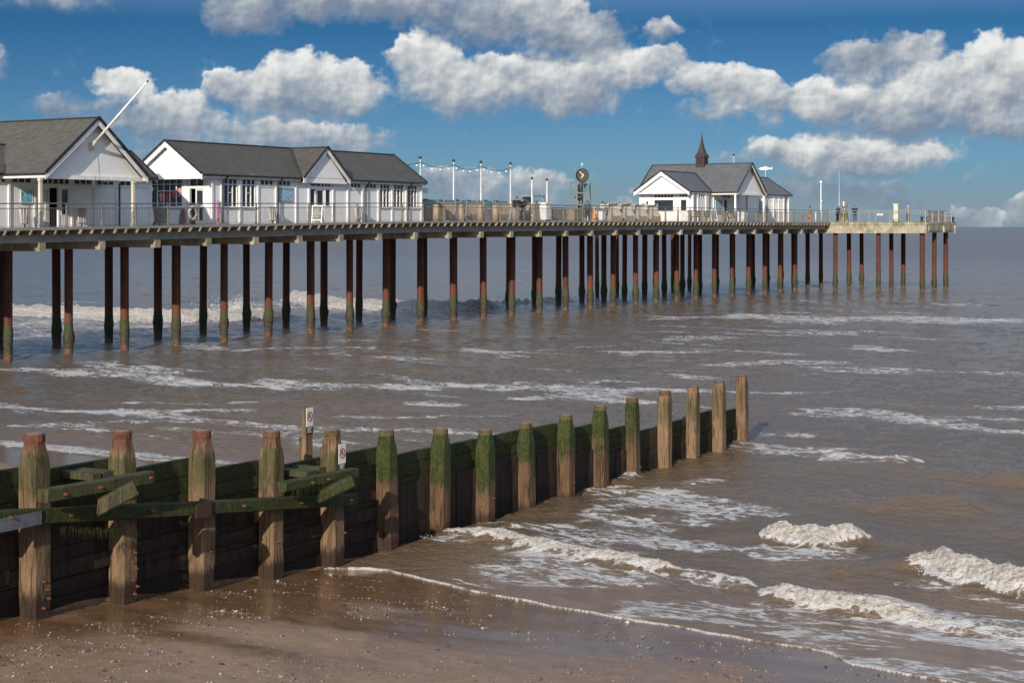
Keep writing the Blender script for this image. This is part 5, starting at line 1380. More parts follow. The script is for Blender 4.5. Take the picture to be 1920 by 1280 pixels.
# sandwich boards
def aboard(label, s, t, rot, m):
    r_ = lthing('sandwich_board', label, 'sandwich board', PIER, s, t, DK(s), None, rot=rot)
    for sg in (-1, 1):
        X_ = Matrix.Rotation(sg * radians(-14), 4, 'X'); X_ = Matrix.Translation((0, sg * .27, 0)) @ Matrix.Rotation(sg * radians(14), 4, 'X')
        mb = MB(); mb.box(-.34, -.28, -.015, .015, 0, 1.12); mb.box(.28, .34, -.015, .015, 0, 1.12); mb.box(-.28, .28, -.015, .015, .16, .22); mb.box(-.28, .28, -.015, .015, 1.06, 1.12)
        f = mb.build('frame', MATS['white_paint'], r_, xf=X_); mb = MB(); mb.box(-.278, .278, -.006, .006, .222, 1.058); mb.build('panel', MATS[m], f, xf=X_)
        tx = MB(); z = .96
        while z > .3:
            x = -.22
            while x < rt.uniform(.05, .22):
                w_ = rt.uniform(.03, .09); tx.box(x, x + w_, -sg * -.0075 - .0015, -sg * -.0075 + .0015, z, z + .035) if sg > 0 else tx.box(x, x + w_, -.009, -.0062, z, z + .035); x += w_ + .02
            z -= .12
        tx.build('lettering', MATS['sign_white'], f, xf=X_)
    return r_
aboard('leaning sandwich board before the doors under the small gable', 23.4, 1.35, radians(-68), 'chalk_board')
aboard('white framed sandwich board in front of the spired pavilion', 82.9, 1.7, radians(-35), 'chalk_board')
# lifebuoy on the railing
LB = lthing('lifebuoy', 'white lifebuoy hung on the railing before the shop doorway', 'lifebuoy', PIER, 10.75, -.02, DK(10.75) + .68, None)
mb = MB(); n = 24; m_ = 8; vs = []; fs = []
for i in range(n):
    a = 2 * pi * i / n
    for j in range(m_):
        b = 2 * pi * j / m_; r_ = .30 + .075 * cos(b); vs.append((r_ * cos(a), .12 + .06 * sin(b), r_ * 1.15 * sin(a)))
for i in range(n):
    for j in range(m_): fs.append((i * m_ + j, ((i + 1) % n) * m_ + j, ((i + 1) % n) * m_ + (j + 1) % m_, i * m_ + (j + 1) % m_))
mb.add(vs, fs); mb.build('ring', MATS['sign_white'], LB, True)
for a in (45, 135, 225, 315):
    mb = MB(); a = radians(a); mb.bar((.21 * cos(a), .12, .24 * sin(a)), (.39 * cos(a), .12, .44 * sin(a)), .14, .07, (-sin(a), 0, cos(a))); mb.build('band', MATS['cloth_red' if False else 'grey_timber'], LB)
# bodyboards and beach goods by the shop door
def bodyboard(label, x, y, z, m, tilt, w_=.24, l=1.15, ax='t'):
    r_ = lthing('bodyboard', label, 'bodyboard', PIER, x, y, z)
    poly = [(-w_, 0), (w_, 0), (w_ * 1.05, l * .6), (w_ * .7, l * .9), (w_ * .3, l), (-w_ * .3, l), (-w_ * .7, l * .9), (-w_ * 1.05, l * .6)]
    mb = MB(); mb.prism(poly, (lambda u, v, k: (-.03 + .05 * k + v * tilt, u, v)) if ax == 't' else (lambda u, v, k: (u, -.03 + .05 * k + v * tilt, v))); mb.build('deck', MATS[m], r_)
    mb = MB(); mb.prism([(u * .92, v * .96 + .02) for u, v in poly[:4]] + [(-u * .92, v * .96 + .02) for u, v in poly[:4]][::-1], (lambda u, v, k: (-.034 + .003 * k + v * tilt, u, v)) if ax == 't' else (lambda u, v, k: (u, -.034 + .003 * k + v * tilt, v))); mb.build('slick', MATS['cloth_denim' if m == 'red_foam' else 'cloth_pink'], r_); return r_
bodyboard('red bodyboard leaning on the end wall left of the shop door', 14.62, 4.50, D2, 'red_foam', .10, .20, .95)
bodyboard('pink bodyboard leaning on the corner of the long pavilion', 15.35, 2.32, D2 + .05, 'pink_foam', .06, .10, 1.45, 's')
def garment(label, t, z, m, w_, h_):
    r_ = lthing('garment', label, 'garment', PIER, 15.0, t, z, 'clothes hung in the shop window')
    mb = MB(); mb.prism([(-w_ * .5, 0), (w_ * .5, 0), (w_ * .42, h_ * .55), (w_ * .8, h_ * .72), (w_ * .62, h_ * .92), (w_ * .18, h_), (-w_ * .18, h_), (-w_ * .62, h_ * .92), (-w_ * .8, h_ * .72), (-w_ * .42, h_ * .55)], lambda u, v, k: (-.052 + .02 * k, u, v)); mb.build('cloth', MATS[m], r_)
    mb = MB(); mb.tube([(-.045, -w_ * .4, h_ * .95), (-.045, 0, h_ * 1.05), (-.045, w_ * .4, h_ * .95)], .008, 4); mb.tube([(-.045, 0, h_ * 1.05), (-.045, 0, h_ * 1.16)], .006, 4); mb.build('hanger', MATS['dark_metal'], r_)
for (t_, z_, m_, w_, h_, lab) in ((4.95, 8.45, 'cloth_pink', .22, .52, 'pink top hung highest at the right of the shop window'), (5.45, 8.42, 'cloth_coral', .18, .36, 'small coral top hung right of centre in the shop window'), (5.95, 8.02, 'cloth_red', .26, .70, 'long red garment hung in the middle of the shop window'), (6.45, 8.2, 'cloth_pink', .2, .5, 'dusty pink top hung left of centre in the shop window')): garment(lab, t_, z_, m_, w_, h_)
MQ = lthing('goods_display', 'heap of pale beach hats and bags piled inside the shop doorway', 'display', PIER, 15.55, 3.72, D2)
mb = MB(); mb.box(-.3, .3, -.25, .25, 0, 1.0); mb.build('stand', MATS['dark_metal'], MQ)
for k in range(11):
    mb = MB(); mb.ball((rt.uniform(-.28, .1), rt.uniform(-.28, .28), 1.0 + rt.uniform(0, .55)), rt.uniform(.09, .15), 9, 6, (1, 1, .7)); mb.build('hat', MATS[rt.choice(['tan_post', 'weathered_timber', 'cloth_pale', 'cloth_red'])], MQ, True)
# lamp poles joined by a string of bulbs
FT = 8.3
fp = []
for i, (px_s, lab) in enumerate(((44.66, 'white lamp pole nearest the long pavilion, bulbs strung from its head'), (49.20, 'second white lamp pole from the long pavilion, holding strung bulbs'), (53.15, 'third white lamp pole from the long pavilion, holding strung bulbs'), (57.65, 'white lamp pole at the seaward end of the string of bulbs'))):
    h_ = (11.80, 11.72, 11.72, 11.74)[i] - 7.1
    r_ = lthing('lamp_pole', lab, 'lamp pole', PIER, px_s, FT, DK(px_s), 'poles carrying the string of bulbs')
    mb = MB(); mb.tube([(0, 0, 0), (0, 0, .25), (0, 0, .3), (0, 0, h_)], [.09, .09, .06, .042], 10); mb.build('pole', MATS['white_panel'], r_, True)
    mb = MB(); mb.ball((0, 0, h_ + .09), .125, 12, 8); mb.build('ball_finial', MATS['dark_metal'], r_, True)
    mb = MB(); mb.tube([(-.14, 0, h_ - .25), (.14, 0, h_ - .25)], .02, 6); mb.build('cross_arm', MATS['dark_metal'], r_)
    fp.append((px_s, h_ - .25 + DK(px_s)))
SL = thing('string_lights', 'string of white bulbs sagging between the white lamp poles', 'string lights', PIER, 51, FT, 11.4)
pts = [(38.5, fp[0][1] - .1)] + fp
cb = MB()
for (a, za), (b, zb) in zip(pts, pts[1:]):
    path = []
    for j in range(13):
        f = j / 12; path.append((a + (b - a) * f, FT - .05, za + (zb - za) * f - .55 * 4 * f * (1 - f) * .55))
    cb.tube(path, .018, 5)
    for j in (1, 4, 7, 10) if a > 40 else (5, 7, 9, 11):
        x, y, z = path[j]
        bl = MB(); bl.ball((x, y, z - .17), .085, 10, 7); o = bl.build('bulb', MATS['lamp_glass'], SL, True)
        sk = MB(); sk.tube([(x, y, z), (x, y, z - .10)], .03, 6); sk.build('socket', MATS['cable_black'], o)
cb.build('cable', MATS['cable_black'], SL)
def pole(label, s, t, ztop, r0, group=None):
    r_ = lthing('lamp_pole', label, 'lamp pole', PIER, s, t, DK(s), group); h_ = ztop - DK(s)
    mb = MB(); mb.tube([(0, 0, 0), (0, 0, .3), (0, 0, h_)], [r0 * 1.5, r0, r0 * .8], 10); mb.build('pole', MATS['white_panel'], r_, True)
    mb = MB(); mb.ball((0, 0, h_ + .07), .115, 12, 8); mb.build('ball_finial', MATS['dark_metal'], r_, True); return r_
pole('shorter white pole left of the white cabinet', 54.2, 4.2, 10.45, .065); pole('shorter white pole at the corner of the white cabinet', 56.55, 4.2, 10.40, .065)
pole('low white pole left of the shell seats', 75.2, 8.8, 8.75, .05); pole('low white pole over the middle shell seat', 77.7, 8.8, 8.75, .05); pole('low white pole over the right shell seat', 80.2, 9.2, 8.75, .05)
# glazed booth frame and white cabinet
GB = lthing('booth', 'open glazed booth frame beside the white cabinet', 'booth', PIER, 56.45, 5.4, DK(56))
for x in (-.85, .85):
    for y in (-.5, .5):
        mb = MB(); mb.box(x - .05, x + .05, y - .05, y + .05, 0, 1.98); mb.build('upright', MATS['galvanised'], GB)
mb = MB(); mb.box(-.92, .92, -.57, .57, 1.98, 2.06); mb.build('roof', MATS['galvanised'], GB)
for y in (-.5, .5):
    mb = MB(); mb.box(-.8, .8, y - .01, y + .01, .2, 1.95); mb.box(-.8, .8, y - .03, y + .03, .95, 1.0); mb.build('pane', MATS['screen_glass'], GB) if y > 0 else None
CBN = lthing('cabinet', 'plain white cabinet standing behind the pier railing', 'cabinet', PIER, 55.2, 3.6, DK(56))
mb = MB(); mb.box(-.42, .42, -.35, .35, .08, 1.40); mb.build('body', MATS['white_panel'], CBN); mb = MB(); mb.box(-.46, .46, -.39, .39, 1.402, 1.46); mb.build('lid', MATS['white_paint'], CBN)
mb = MB(); mb.box(-.38, .38, -.372, -.352, .14, 1.34); mb.build('door', MATS['white_panel'], CBN); mb = MB(); mb.box(-.38, .38, -.3, .3, 0, .08); mb.build('plinth', MATS['bin_grey'], CBN)
# water clock
CK = lthing('clock_tower', 'bronze water clock on an open steel tower with a round dial', 'clock', PIER, 63.7, 5.2, DK(64), rot=radians(-33)); X0 = .55; Y0 = .55; HT_ = 3.25
for x in (-X0, X0):
    for y in (-Y0, Y0):
        mb = MB(); mb.box(x - .06, x + .06, y - .06, y + .06, 0, HT_ + .05); mb.build('upright', MATS['galvanised'], CK)
for z in (.6, 1.35, 2.35, HT_):
    mb = MB()
    for x in (-X0, X0): mb.box(x - .055, x + .055, -Y0 + .061, Y0 - .061, z - .05, z + .05)
    for y in (-Y0, Y0): mb.box(-X0 + .061, X0 - .061, y - .055, y + .055, z - .05, z + .05)
    mb.build('ring_frame', MATS['galvanised'], CK)
mb = MB(); a = radians(0); mb.tube([(-.05, -Y0 - .12, HT_ + .58), (-.05, -Y0 + .02, HT_ + .58)], .50, 32); dial = mb.build('dial', MATS['bronze'], CK)
n = 32; mb = MB()
for j in range(n):
    a0 = 2 * pi * j / n; a1 = 2 * pi * (j + 1) / n
    mb.hexa([(-.05 + cos(a) * k, y_, HT_ + .58 + sin(a) * k) for y_ in (-Y0 - .15, -Y0 + .05) for a, k in ((a0, .57), (a1, .57), (a1, .49), (a0, .49))])
mb.build('rim', MATS['dark_metal'], dial)
for dx, dz_, l in ((-.72, .70, .44), (-.55, -.83, .30)):
    mb = MB(); mb.bar((-.05 - dx * .15, -Y0 - .16, HT_ + .58 - dz_ * .15), (-.05 + dx * l, -Y0 - .16, HT_ + .58 + dz_ * l), .02, .07, (dz_, 0, -dx)); mb.build('hand', MATS['white_paint'], dial)
mk = MB()
for j in range(12):
    a = 2 * pi * j / 12; mk.bar((-.05 + .38 * cos(a), -Y0 - .125, HT_ + .58 + .38 * sin(a)), (-.05 + .47 * cos(a), -Y0 - .125, HT_ + .58 + .47 * sin(a)), .012, .05, (-sin(a), 0, cos(a)))
mk.build('hour_marks', MATS['galvanised'], dial)
mb = MB(); mb.lathe((-.05, -Y0 - .02, HT_ + 1.14), [(.03, 0), (.05, .12), (.13, .22), (.15, .32), (.10, .44), (.02, .50)], 10); mb.build('finial', MATS['verdigris'], CK)
for z, r_ in ((2.0, .40), (1.05, .36), (2.75, .26)):
    mb = MB(); mb.lathe((-.05, 0, z), [(.05, -.28), (.16, -.22), (r_, 0), (r_ * 1.05, .05), (r_ * .5, .12), (.12, .3)], 12); mb.build('bowl', MATS['bronze'], CK, True)
mb = MB(); mb.tube([(0, 0, .1), (0, 0, HT_ + .1)], .05, 8); mb.tube([(.2, .1, .4), (.25, .12, 1.8), (.1, .1, 2.9)], .035, 6); mb.tube([(-.3, 0, 1.3), (-.35, .1, .7), (-.1, .1, .3)], .035, 6); mb.build('pipework', MATS['bronze'], CK)
mb = MB(); mb.box(-.75, .75, -.75, .75, 0, .28); mb.build('plinth', MATS['weathered_timber'], CK)
mb = MB(); mb.box(X0 + .02, X0 + .6, -.3, .3, 2.3, HT_ - .1); mb.build('water_tank', MATS['screen_glass'], CK)
mb = MB()
for x in (X0 + .7,):
    for y in (-.35, .35): mb.box(x - .025, x + .025, y - .025, y + .025, 0, HT_ + .02)
for z in (.8, 1.5, 2.25, HT_): mb.box(X0 + .05, X0 + .72, -.37, -.33, z - .02, z + .02)
mb.build('ladder_frame', MATS['galvanised'], CK)
# windbreaks, benches and posts between the pavilions
def windbreak(label, s0, s1, t, h_, glass):
    r_ = thing('windbreak', label, 'windbreak', PIER, (s0 + s1) / 2, t, DK(s0))
    n = max(1, round((s1 - s0) / 2.2))
    for i in range(n):
        a = s0 + (s1 - s0) * i / n; b = s0 + (s1 - s0) * (i + 1) / n; z = DK(a)
        mb = MB(); x = a + .06
        zz = z + .06
        while zz < z + h_ - .1:
            mb.box(a + .06, b - .06, t - .02, t + .02, zz, zz + .135); zz += .15
        mb.build('timber_panel', MATS['weathered_timber'], r_)
        if glass:
            mb = MB(); mb.box(a + .06, b - .06, t - .01, t + .01, z + h_ + .04, z + h_ + glass); mb.build('glass_panel', MATS['screen_glass'], r_)
    for i in range(n + 1):
        a = s0 + (s1 - s0) * i / n; z = DK(a); mb = MB(); mb.box(a - .05, a + .05, t - .06, t + .06, z, z + h_ + glass + .03); mb.build('post', MATS['grey_timber'], r_)
    mb = MB(); mb.box(s0, s1, t - .07, t + .07, z + h_ - .02, z + h_ + .03); mb.build('capping', MATS['white_panel'], r_)
    return r_
windbreak('low timber windbreak with a green glass top behind the double benches', 38.5, 54.5, 6.6, .98, .62)
windbreak('plain low timber windbreak either side of the clock tower', 57.6, 71.5, 4.6, .98, 0)
windbreak('timber windbreak close to the railing by the end of the long pavilion', 36.9, 40.2, 3.1, 1.0, 0)
def double_bench(label, s, t):
    r_ = lthing('double_bench', label, 'bench', PIER, s, t, DK(s), 'back-to-back benches beyond the long pavilion')
    prof = [(-.55, 0), (.55, 0), (.55, .12), (.46, .40), (.30, .66), (.20, .95), (.20, 1.52), (-.20, 1.52), (-.20, .95), (-.30, .66), (-.46, .40), (-.55, .12)]
    for y in (-.75, .75):
        mb = MB(); mb.prism(prof, lambda u, v, k: (u, y - .04 + .08 * k, v)); e = mb.build('end_panel', MATS['grey_timber'], r_)
        mb = MB(); mb.box(-.24, .24, y - .07, y + .07, 1.525, 1.60); mb.build('cap', MATS['grey_plate'], e)
    for sg in (-1, 1):
        mb = MB()
        for j in range(3): mb.box(min(sg * (.16 + .12 * j), sg * (.26 + .12 * j)), max(sg * (.16 + .12 * j), sg * (.26 + .12 * j)), -.70, .70, .42, .455)
        mb.build('seat', MATS['weathered_timber'], r_)
    mb = MB()
    for j in range(5): mb.box(-.03, .03, -.70, .70, .55 + j * .17, .68 + j * .17)
    mb.build('backrest', MATS['weathered_timber'], r_); return r_
d0 = double_bench('grey double bench nearest the long pavilion, dark capped', 38.9, 4.6)
for s, lab in ((42.9, 'second grey double bench from the long pavilion'), (46.6, 'third grey double bench from the long pavilion'), (50.6, 'fourth grey double bench, the last before the standing couple'), (54.1, 'grey double bench just behind the standing couple')):
    place(copy_tree(d0), PIER, s, 4.6 if s < 44 else 4.5, DK(s), 0, lab)
def bollard(label, s, t):
    r_ = lthing('round_post', label, 'post', PIER, s, t, DK(s), 'stout round timber posts on the deck')
    mb = MB(); mb.tube([(0, 0, 0), (0, 0, 1.05)], [.24, .215], 14); mb.build('shaft', MATS['tan_post'], r_, True)
    mb = MB(); mb.tube([(0, 0, 1.05), (0, 0, 1.13), (0, 0, 1.17)], [.23, .20, .08], 14); mb.build('head', MATS['tan_post'], r_, True); return r_
p0 = bollard('tan round post beside the dark capped double bench', 36.9, 1.6)
for s, lab in ((40.1, 'tan round post second from the end of the long pavilion'), (42.6, 'tan round post before the second double bench'), (44.6, 'pale tan round post in front of the third lamp pole'), (47.4, 'tan round post next to the standing couple'), (49.3, 'tan round post just right of the standing couple')):
    place(copy_tree(p0), PIER, s, 1.6, DK(s), rt.uniform(0, 3), lab)
# crates and boxes against the windbreak
for s, t_, w_, h_, m_, lab in ((57.9, 2.6, .5, .85, 'weathered_timber', 'slatted timber crate by the windbreak left of the clock'), (60.4, 2.4, .45, .75, 'white_panel', 'pale box stacked by the windbreak below the clock'), (62.3, 2.4, .62, .78, 'white_panel', 'white chest on the deck under the clock tower')):
    r_ = lthing('box', lab, 'box', PIER, s, t_, DK(s)); mb = MB(); mb.box(-w_ / 2, w_ / 2, -.3, .3, .04, h_); mb.build('body', MATS[m_], r_, bevel=.01); mb = MB(); mb.box(-w_ / 2 - .02, w_ / 2 + .02, -.32, .32, h_ + .002, h_ + .05); mb.build('lid', MATS[m_], r_)
    mb = MB(); mb.box(-w_ / 2 + .04, w_ / 2 - .04, -.26, .26, 0, .04); mb.build('plinth', MATS['bin_grey'], r_)
# orange folded parasol
PS = lthing('parasol', 'folded orange parasol standing behind the railing', 'parasol', PIER, 58.15, .75, DK(58.5))
mb = MB(); n = 14; rings = []
for z, r_ in ((.12, .19), (.3, .17), (.7, .12), (1.0, .08), (1.12, .05)): rings.append([(r_ * (1 if k % 2 else .82) * cos(2 * pi * k / n), r_ * (1 if k % 2 else .82) * sin(2 * pi * k / n), z) for k in range(n)])
loft(mb, rings); mb.build('canopy', MATS['orange_cloth'], PS, True); mb = MB(); mb.tube([(0, 0, .02), (0, 0, 1.2)], .02, 6); mb.tube([(0, 0, 0), (0, 0, .06)], .22, 12); mb.build('pole', MATS['white_panel'], PS)
# shell seats
def shell_seat(label, s, t):
    r_ = lthing('shelter_seat', label, 'seat', PIER, s, t, DK(s), 'hooded white shelter seats', rot=radians(62))
    prof0 = [(-.78, 0), (.62, 0), (.74, .55), (.80, 1.1), (.62, 1.52), (.35, 1.64), (-.62, 1.64), (-.74, 1.60), (-.78, 1.45)]
    for y in (-.62, .62):
        side = [(-.76, 0), (.22, 0), (.26, .42), (.10, .72), (-.30, .95), (-.36, 1.25), (-.25, 1.50), (-.40, 1.58), (-.72, 1.58)]
        mb = MB(); mb.prism(side, lambda u, v, k: (-u, y - .03 + .06 * k, v)); mb.build('side_panel', MATS['pale_shell'], r_)
    mb = MB(); mb.hexa([(.62, -.585, .35), (.70, -.585, .35), (.70, .585, .35), (.62, .585, .35), (.66, -.585, 1.52), (.72, -.585, 1.52), (.72, .585, 1.52), (.66, .585, 1.52)]); mb.build('backrest', MATS['pale_shell'], r_)
    mb = MB(); mb.hexa([(.30, -.66, 1.585), (.76, -.66, 1.585), (.76, .66, 1.585), (.30, .66, 1.585), (.30, -.66, 1.63), (.76, -.66, 1.63), (.76, .66, 1.63), (.30, .66, 1.63)]); mb.build('hood', MATS['pale_shell'], r_)
    mb = MB()
    for j in range(4): mb.box(-.15 + j * .19, .01 + j * .19, -.58, .58, .43, .47)
    mb.build('seat', MATS['weathered_timber'], r_)
    mb = MB(); mb.box(-.22, -.17, -.58, .58, .0, .46); mb.build('seat_front', MATS['weathered_timber'], r_); r_.scale = (.84, .84, .95); return r_
s0_ = shell_seat('white hooded shelter seat furthest left, beside the dark haired sitter', 66.0, 3.0)
for s, lab in ((68.4, 'white hooded shelter seat second from the left'), (70.9, 'white hooded shelter seat third from the left'), (73.4, 'white hooded shelter seat closest to the spired pavilion')): place(copy_tree(s0_), PIER, s, 3.0, DK(s), radians(62), lab)
def bench(label, s, t, rot, L=1.5, group='timber benches by the spired pavilion'):
    r_ = lthing('bench', label, 'bench', PIER, s, t, DK(s), group, rot=rot)
    for x in (-L / 2 + .08, L / 2 - .08):
        mb = MB(); mb.box(x - .035, x + .035, -.25, -.18, 0, .64); mb.box(x - .035, x + .035, .18, .25, 0, .92); mb.box(x - .035, x + .035, -.17, .17, .36, .42); mb.box(x - .04, x + .04, -.27, .17, .642, .68); mb.build('end_frame', MATS['weathered_timber'], r_)
    mb = MB()
    for j in range(4): mb.box(-L / 2, L / 2, -.24 + j * .115, -.145 + j * .115, .422, .452)
    mb.build('seat', MATS['weathered_timber'], r_)
    mb = MB(); mb.box(-L / 2 + .12, L / 2 - .12, .20, .23, .86, .94)
    for j in range(int(L / .11)): x = -L / 2 + .14 + j * .11; mb.box(x, x + .06, .205, .225, .47, .858)
    mb.build('backrest', MATS['weathered_timber'], r_); return r_
b0 = bench('slatted bench turned to the sea left of the spired pavilion', 77.6, 1.0, radians(180))
for s, t_, rot, lab in ((79.6, 1.0, 180, 'slatted bench below the small window of the spired pavilion'), (86.6, 1.9, 0, 'timber bench beneath the porch wall left of the dark doorway'), (90.3, 1.9, 0, 'timber bench right of the dark doorway under the porch gable'), (93.3, 1.2, 0, 'timber bench next to the porch post of the spired pavilion')):
    place(copy_tree(b0), PIER, s, t_, DK(s), radians(rot), lab)
for s, t_, w_, lab in ((77.0, 1.6, .95, 'plain white box planter left of the slatted bench'), (87.9, .9, .9, 'plain white screen box in front of the dark doorway')):
    r_ = lthing('planter', lab, 'planter', PIER, s, t_, DK(s)); mb = MB(); mb.box(-w_ / 2, w_ / 2, -.35, .35, .0, .92); mb.build('body', MATS['white_panel'], r_, bevel=.01); mb = MB(); mb.box(-w_ / 2 - .03, w_ / 2 + .03, -.38, .38, .922, .97); mb.build('rim', MATS['white_paint'], r_)
board('grey framed notice on the porch wall of the spired pavilion', 85.75, 87.1, 8.0, 9.15, T3_ - .02, 'poster_map', 'grey_beam')
# roof fittings of the far pavilion
RC_ = thing('roof_camera', 'small camera on a short pole at the ridge of the spired pavilion', 'camera', PIER, SC, 1.9, RC)
mb = MB(); mb.tube([(SC, 1.9, RC - .1), (SC, 1.9, RC + .75)], .03, 6); mb.build('pole', MATS['white_panel'], RC_); mb = MB(); mb.ball((SC - .03, 1.9, RC + .82), .12, 8, 6, (1.3, 1, .8)); mb.build('housing', MATS['dark_metal'], RC_)
WV = thing('weathervane', 'white fish weathervane on the far end of the spired roof', 'weathervane', PIER, 104.4, 5.5, R3)
mb = MB(); mb.tube([(104.4, 5.5, R3), (104.4, 5.5, R3 + .85)], .03, 6); mb.build('rod', MATS['white_panel'], WV)
mb = MB(); mb.prism([(-.75, .95), (-.55, .82), (.1, .80), (.5, .9), (.72, .80), (.72, 1.12), (.5, 1.0), (.1, 1.12), (0, 1.22), (-.12, 1.12), (-.55, 1.06)], lambda u, v, k: (104.4 + u * .1, 5.5 - u - .02 + .0, R3 + v) if k == 0 else (104.45 + u * .1, 5.5 - u, R3 + v)); mb.build('fish', MATS['white_paint'], WV)
# lamp standards at the seaward end
def lamp(label, s, t, ztop, arm):
    r_ = lthing('street_lamp', label, 'street lamp', PIER, s, t, DK(s)); h_ = ztop - DK(s)
    mb = MB(); mb.tube([(0, 0, 0), (0, 0, 1.1), (0, 0, 1.2), (0, 0, h_)], [.12, .12, .078, .06], 10); mb.build('pole', MATS['white_panel' if not arm else 'galvanised'], r_, True)
    if arm:
        mb = MB(); mb.tube([(0, 0, h_ - .02), (.1, -.12, h_ + .03), (.2, -.35, h_ + .05)], .035, 6); a = mb.build('arm', MATS['galvanised'], r_)
        mb = MB(); mb.hexa([(.05, -.25, h_ - .02), (.3, -.28, h_ - .02), (.38, -.75, h_ - .0), (.13, -.72, h_ - .0), (.08, -.25, h_ + .12), (.27, -.28, h_ + .12), (.35, -.72, h_ + .1), (.16, -.7, h_ + .1)]); mb.build('lantern', MATS['weathered_timber'], r_)
    else:
        mb = MB(); mb.ball((0, 0, h_ + .1), .16, 12, 8); mb.build('globe', MATS['lamp_glass'], r_, True); mb = MB(); mb.ball((.12, -.05, h_ * .55), .09, 8, 6); mb.build('flood_lamp', MATS['lamp_glass'], r_, True)
    return r_
lamp('white lamp post with a globe before the pier head', 110.3, 1.6, 11.35, False)
lamp('tallest grey lamp post with a bent lantern on the pier head', 113.2, .62, 14.1, True)
# coin telescope on a round plinth
TS = lthing('telescope', 'white coin telescope on a stepped round plinth at the pier head', 'telescope', PIER, 109.6, -1.25, 7.16)
mb = MB(); mb.lathe((0, 0, 0), [(.52, 0), (.52, .22), (.46, .24), (.46, .42), (.42, .46), (.40, .95), (.36, 1.0), (.36, 1.25), (.2, 1.32)], 16); mb.build('plinth', MATS['concrete'], TS)
mb = MB(); mb.tube([(0, 0, 1.3), (0, 0, 1.62)], .07, 8); mb.build('column', MATS['galvanised'], TS)
mb = MB(); mb.tube([(-.06, .2, 1.70), (-.01, -.05, 1.74), (.05, -.32, 1.78)], [.15, .20, .18], 12); mb.tube([(.12, .1, 1.66), (.18, -.25, 1.70)], .07, 8); mb.build('barrel', MATS['bin_grey'], TS, True)
mb = MB(); mb.tube([(-.16, 0, 1.7), (-.16, 0, 2.05)], .08, 8); mb.ball((-.16, 0, 2.1), .10); mb.build('coin_box', MATS['white_paint'], TS)
PLR = lthing('pillar', 'square pale pillar standing on the pier head', 'pillar', PIER, 111.0, -6.45, 7.16)
mb = MB(); mb.box(-.24, .24, -.24, .24, .1, 1.86); mb.build('shaft', MATS['cream_paint'], PLR, bevel=.015); mb = MB(); mb.box(-.28, .28, -.28, .28, 1.862, 1.95); mb.build('cap', MATS['cream_paint'], PLR); mb = MB(); mb.box(-.32, .32, -.32, .32, 0, .1); mb.box(-.25, .25, -.25, .25, 1.0, 1.06); mb.build('base', MATS['concrete'], PLR)
def mooring(label, s, t):
    r_ = lthing('mooring_bollard', label, 'bollard', PIER, s, t, 7.16, 'twin iron mooring posts on the pier head')
    for x in (-.22, .22):
        mb = MB(); mb.lathe((0, x, 0), [(.16, 0), (.13, .08), (.12, .42), (.18, .46), (.19, .54), (.10, .58)], 12); mb.build('post', MATS['dark_metal'], r_, True)
    mb = MB(); mb.box(-.2, .2, -.45, .45, 0, .05); mb.build('base_plate', MATS['dark_metal'], r_); return r_
m0 = mooring('black twin mooring bollard left of the end railing', 109.4, -9.9)
place(copy_tree(m0), PIER, HS1 - .35, HT + .25, 7.16, radians(90), 'black mooring bollard at the outermost corner of the pier head')
NS = lthing('rail_sign', 'small plate fixed to the railing of the pier head', 'sign', PIER, HS0 + .08, -5.6, 7.85)
mb = MB(); mb.box(-.01, .01, -.32, .32, 0, .22); mb.build('plate', MATS['white_panel'], NS); mb = MB(); mb.box(-.0125, -.0102, -.26, .2, .13, .16); mb.box(-.0125, -.0102, -.26, .24, .06, .09); mb.build('lettering', MATS['text_grey'], NS)
BX = lthing('screen_panel', 'pale solid screen behind the outer railing of the pier head', 'screen', PIER, 112.5, HT + .7, 7.16)
for k in range(3):
    mb = MB(); mb.box(-1.9 + k * 1.9, -.06 + k * 1.9, -.02, .02, .1, 1.1); mb.build('panel', MATS['pale_shell'], BX)
mb = MB(); mb.box(-1.95, 3.75, -.05, .05, 1.1, 1.16); mb.build('top_rail', MATS['galvanised'], BX)
SW = lthing('standpipe', 'short white standpipe behind the railing before the pier head', 'standpipe', PIER, 107.2, 1.0, DK(107))
mb = MB(); mb.tube([(0, 0, 0), (0, 0, .95)], .07, 8); mb.build('pipe', MATS['white_paint'], SW, True); mb = MB(); mb.ball((0, 0, 1.0), .09); mb.build('cap', MATS['white_paint'], SW, True)
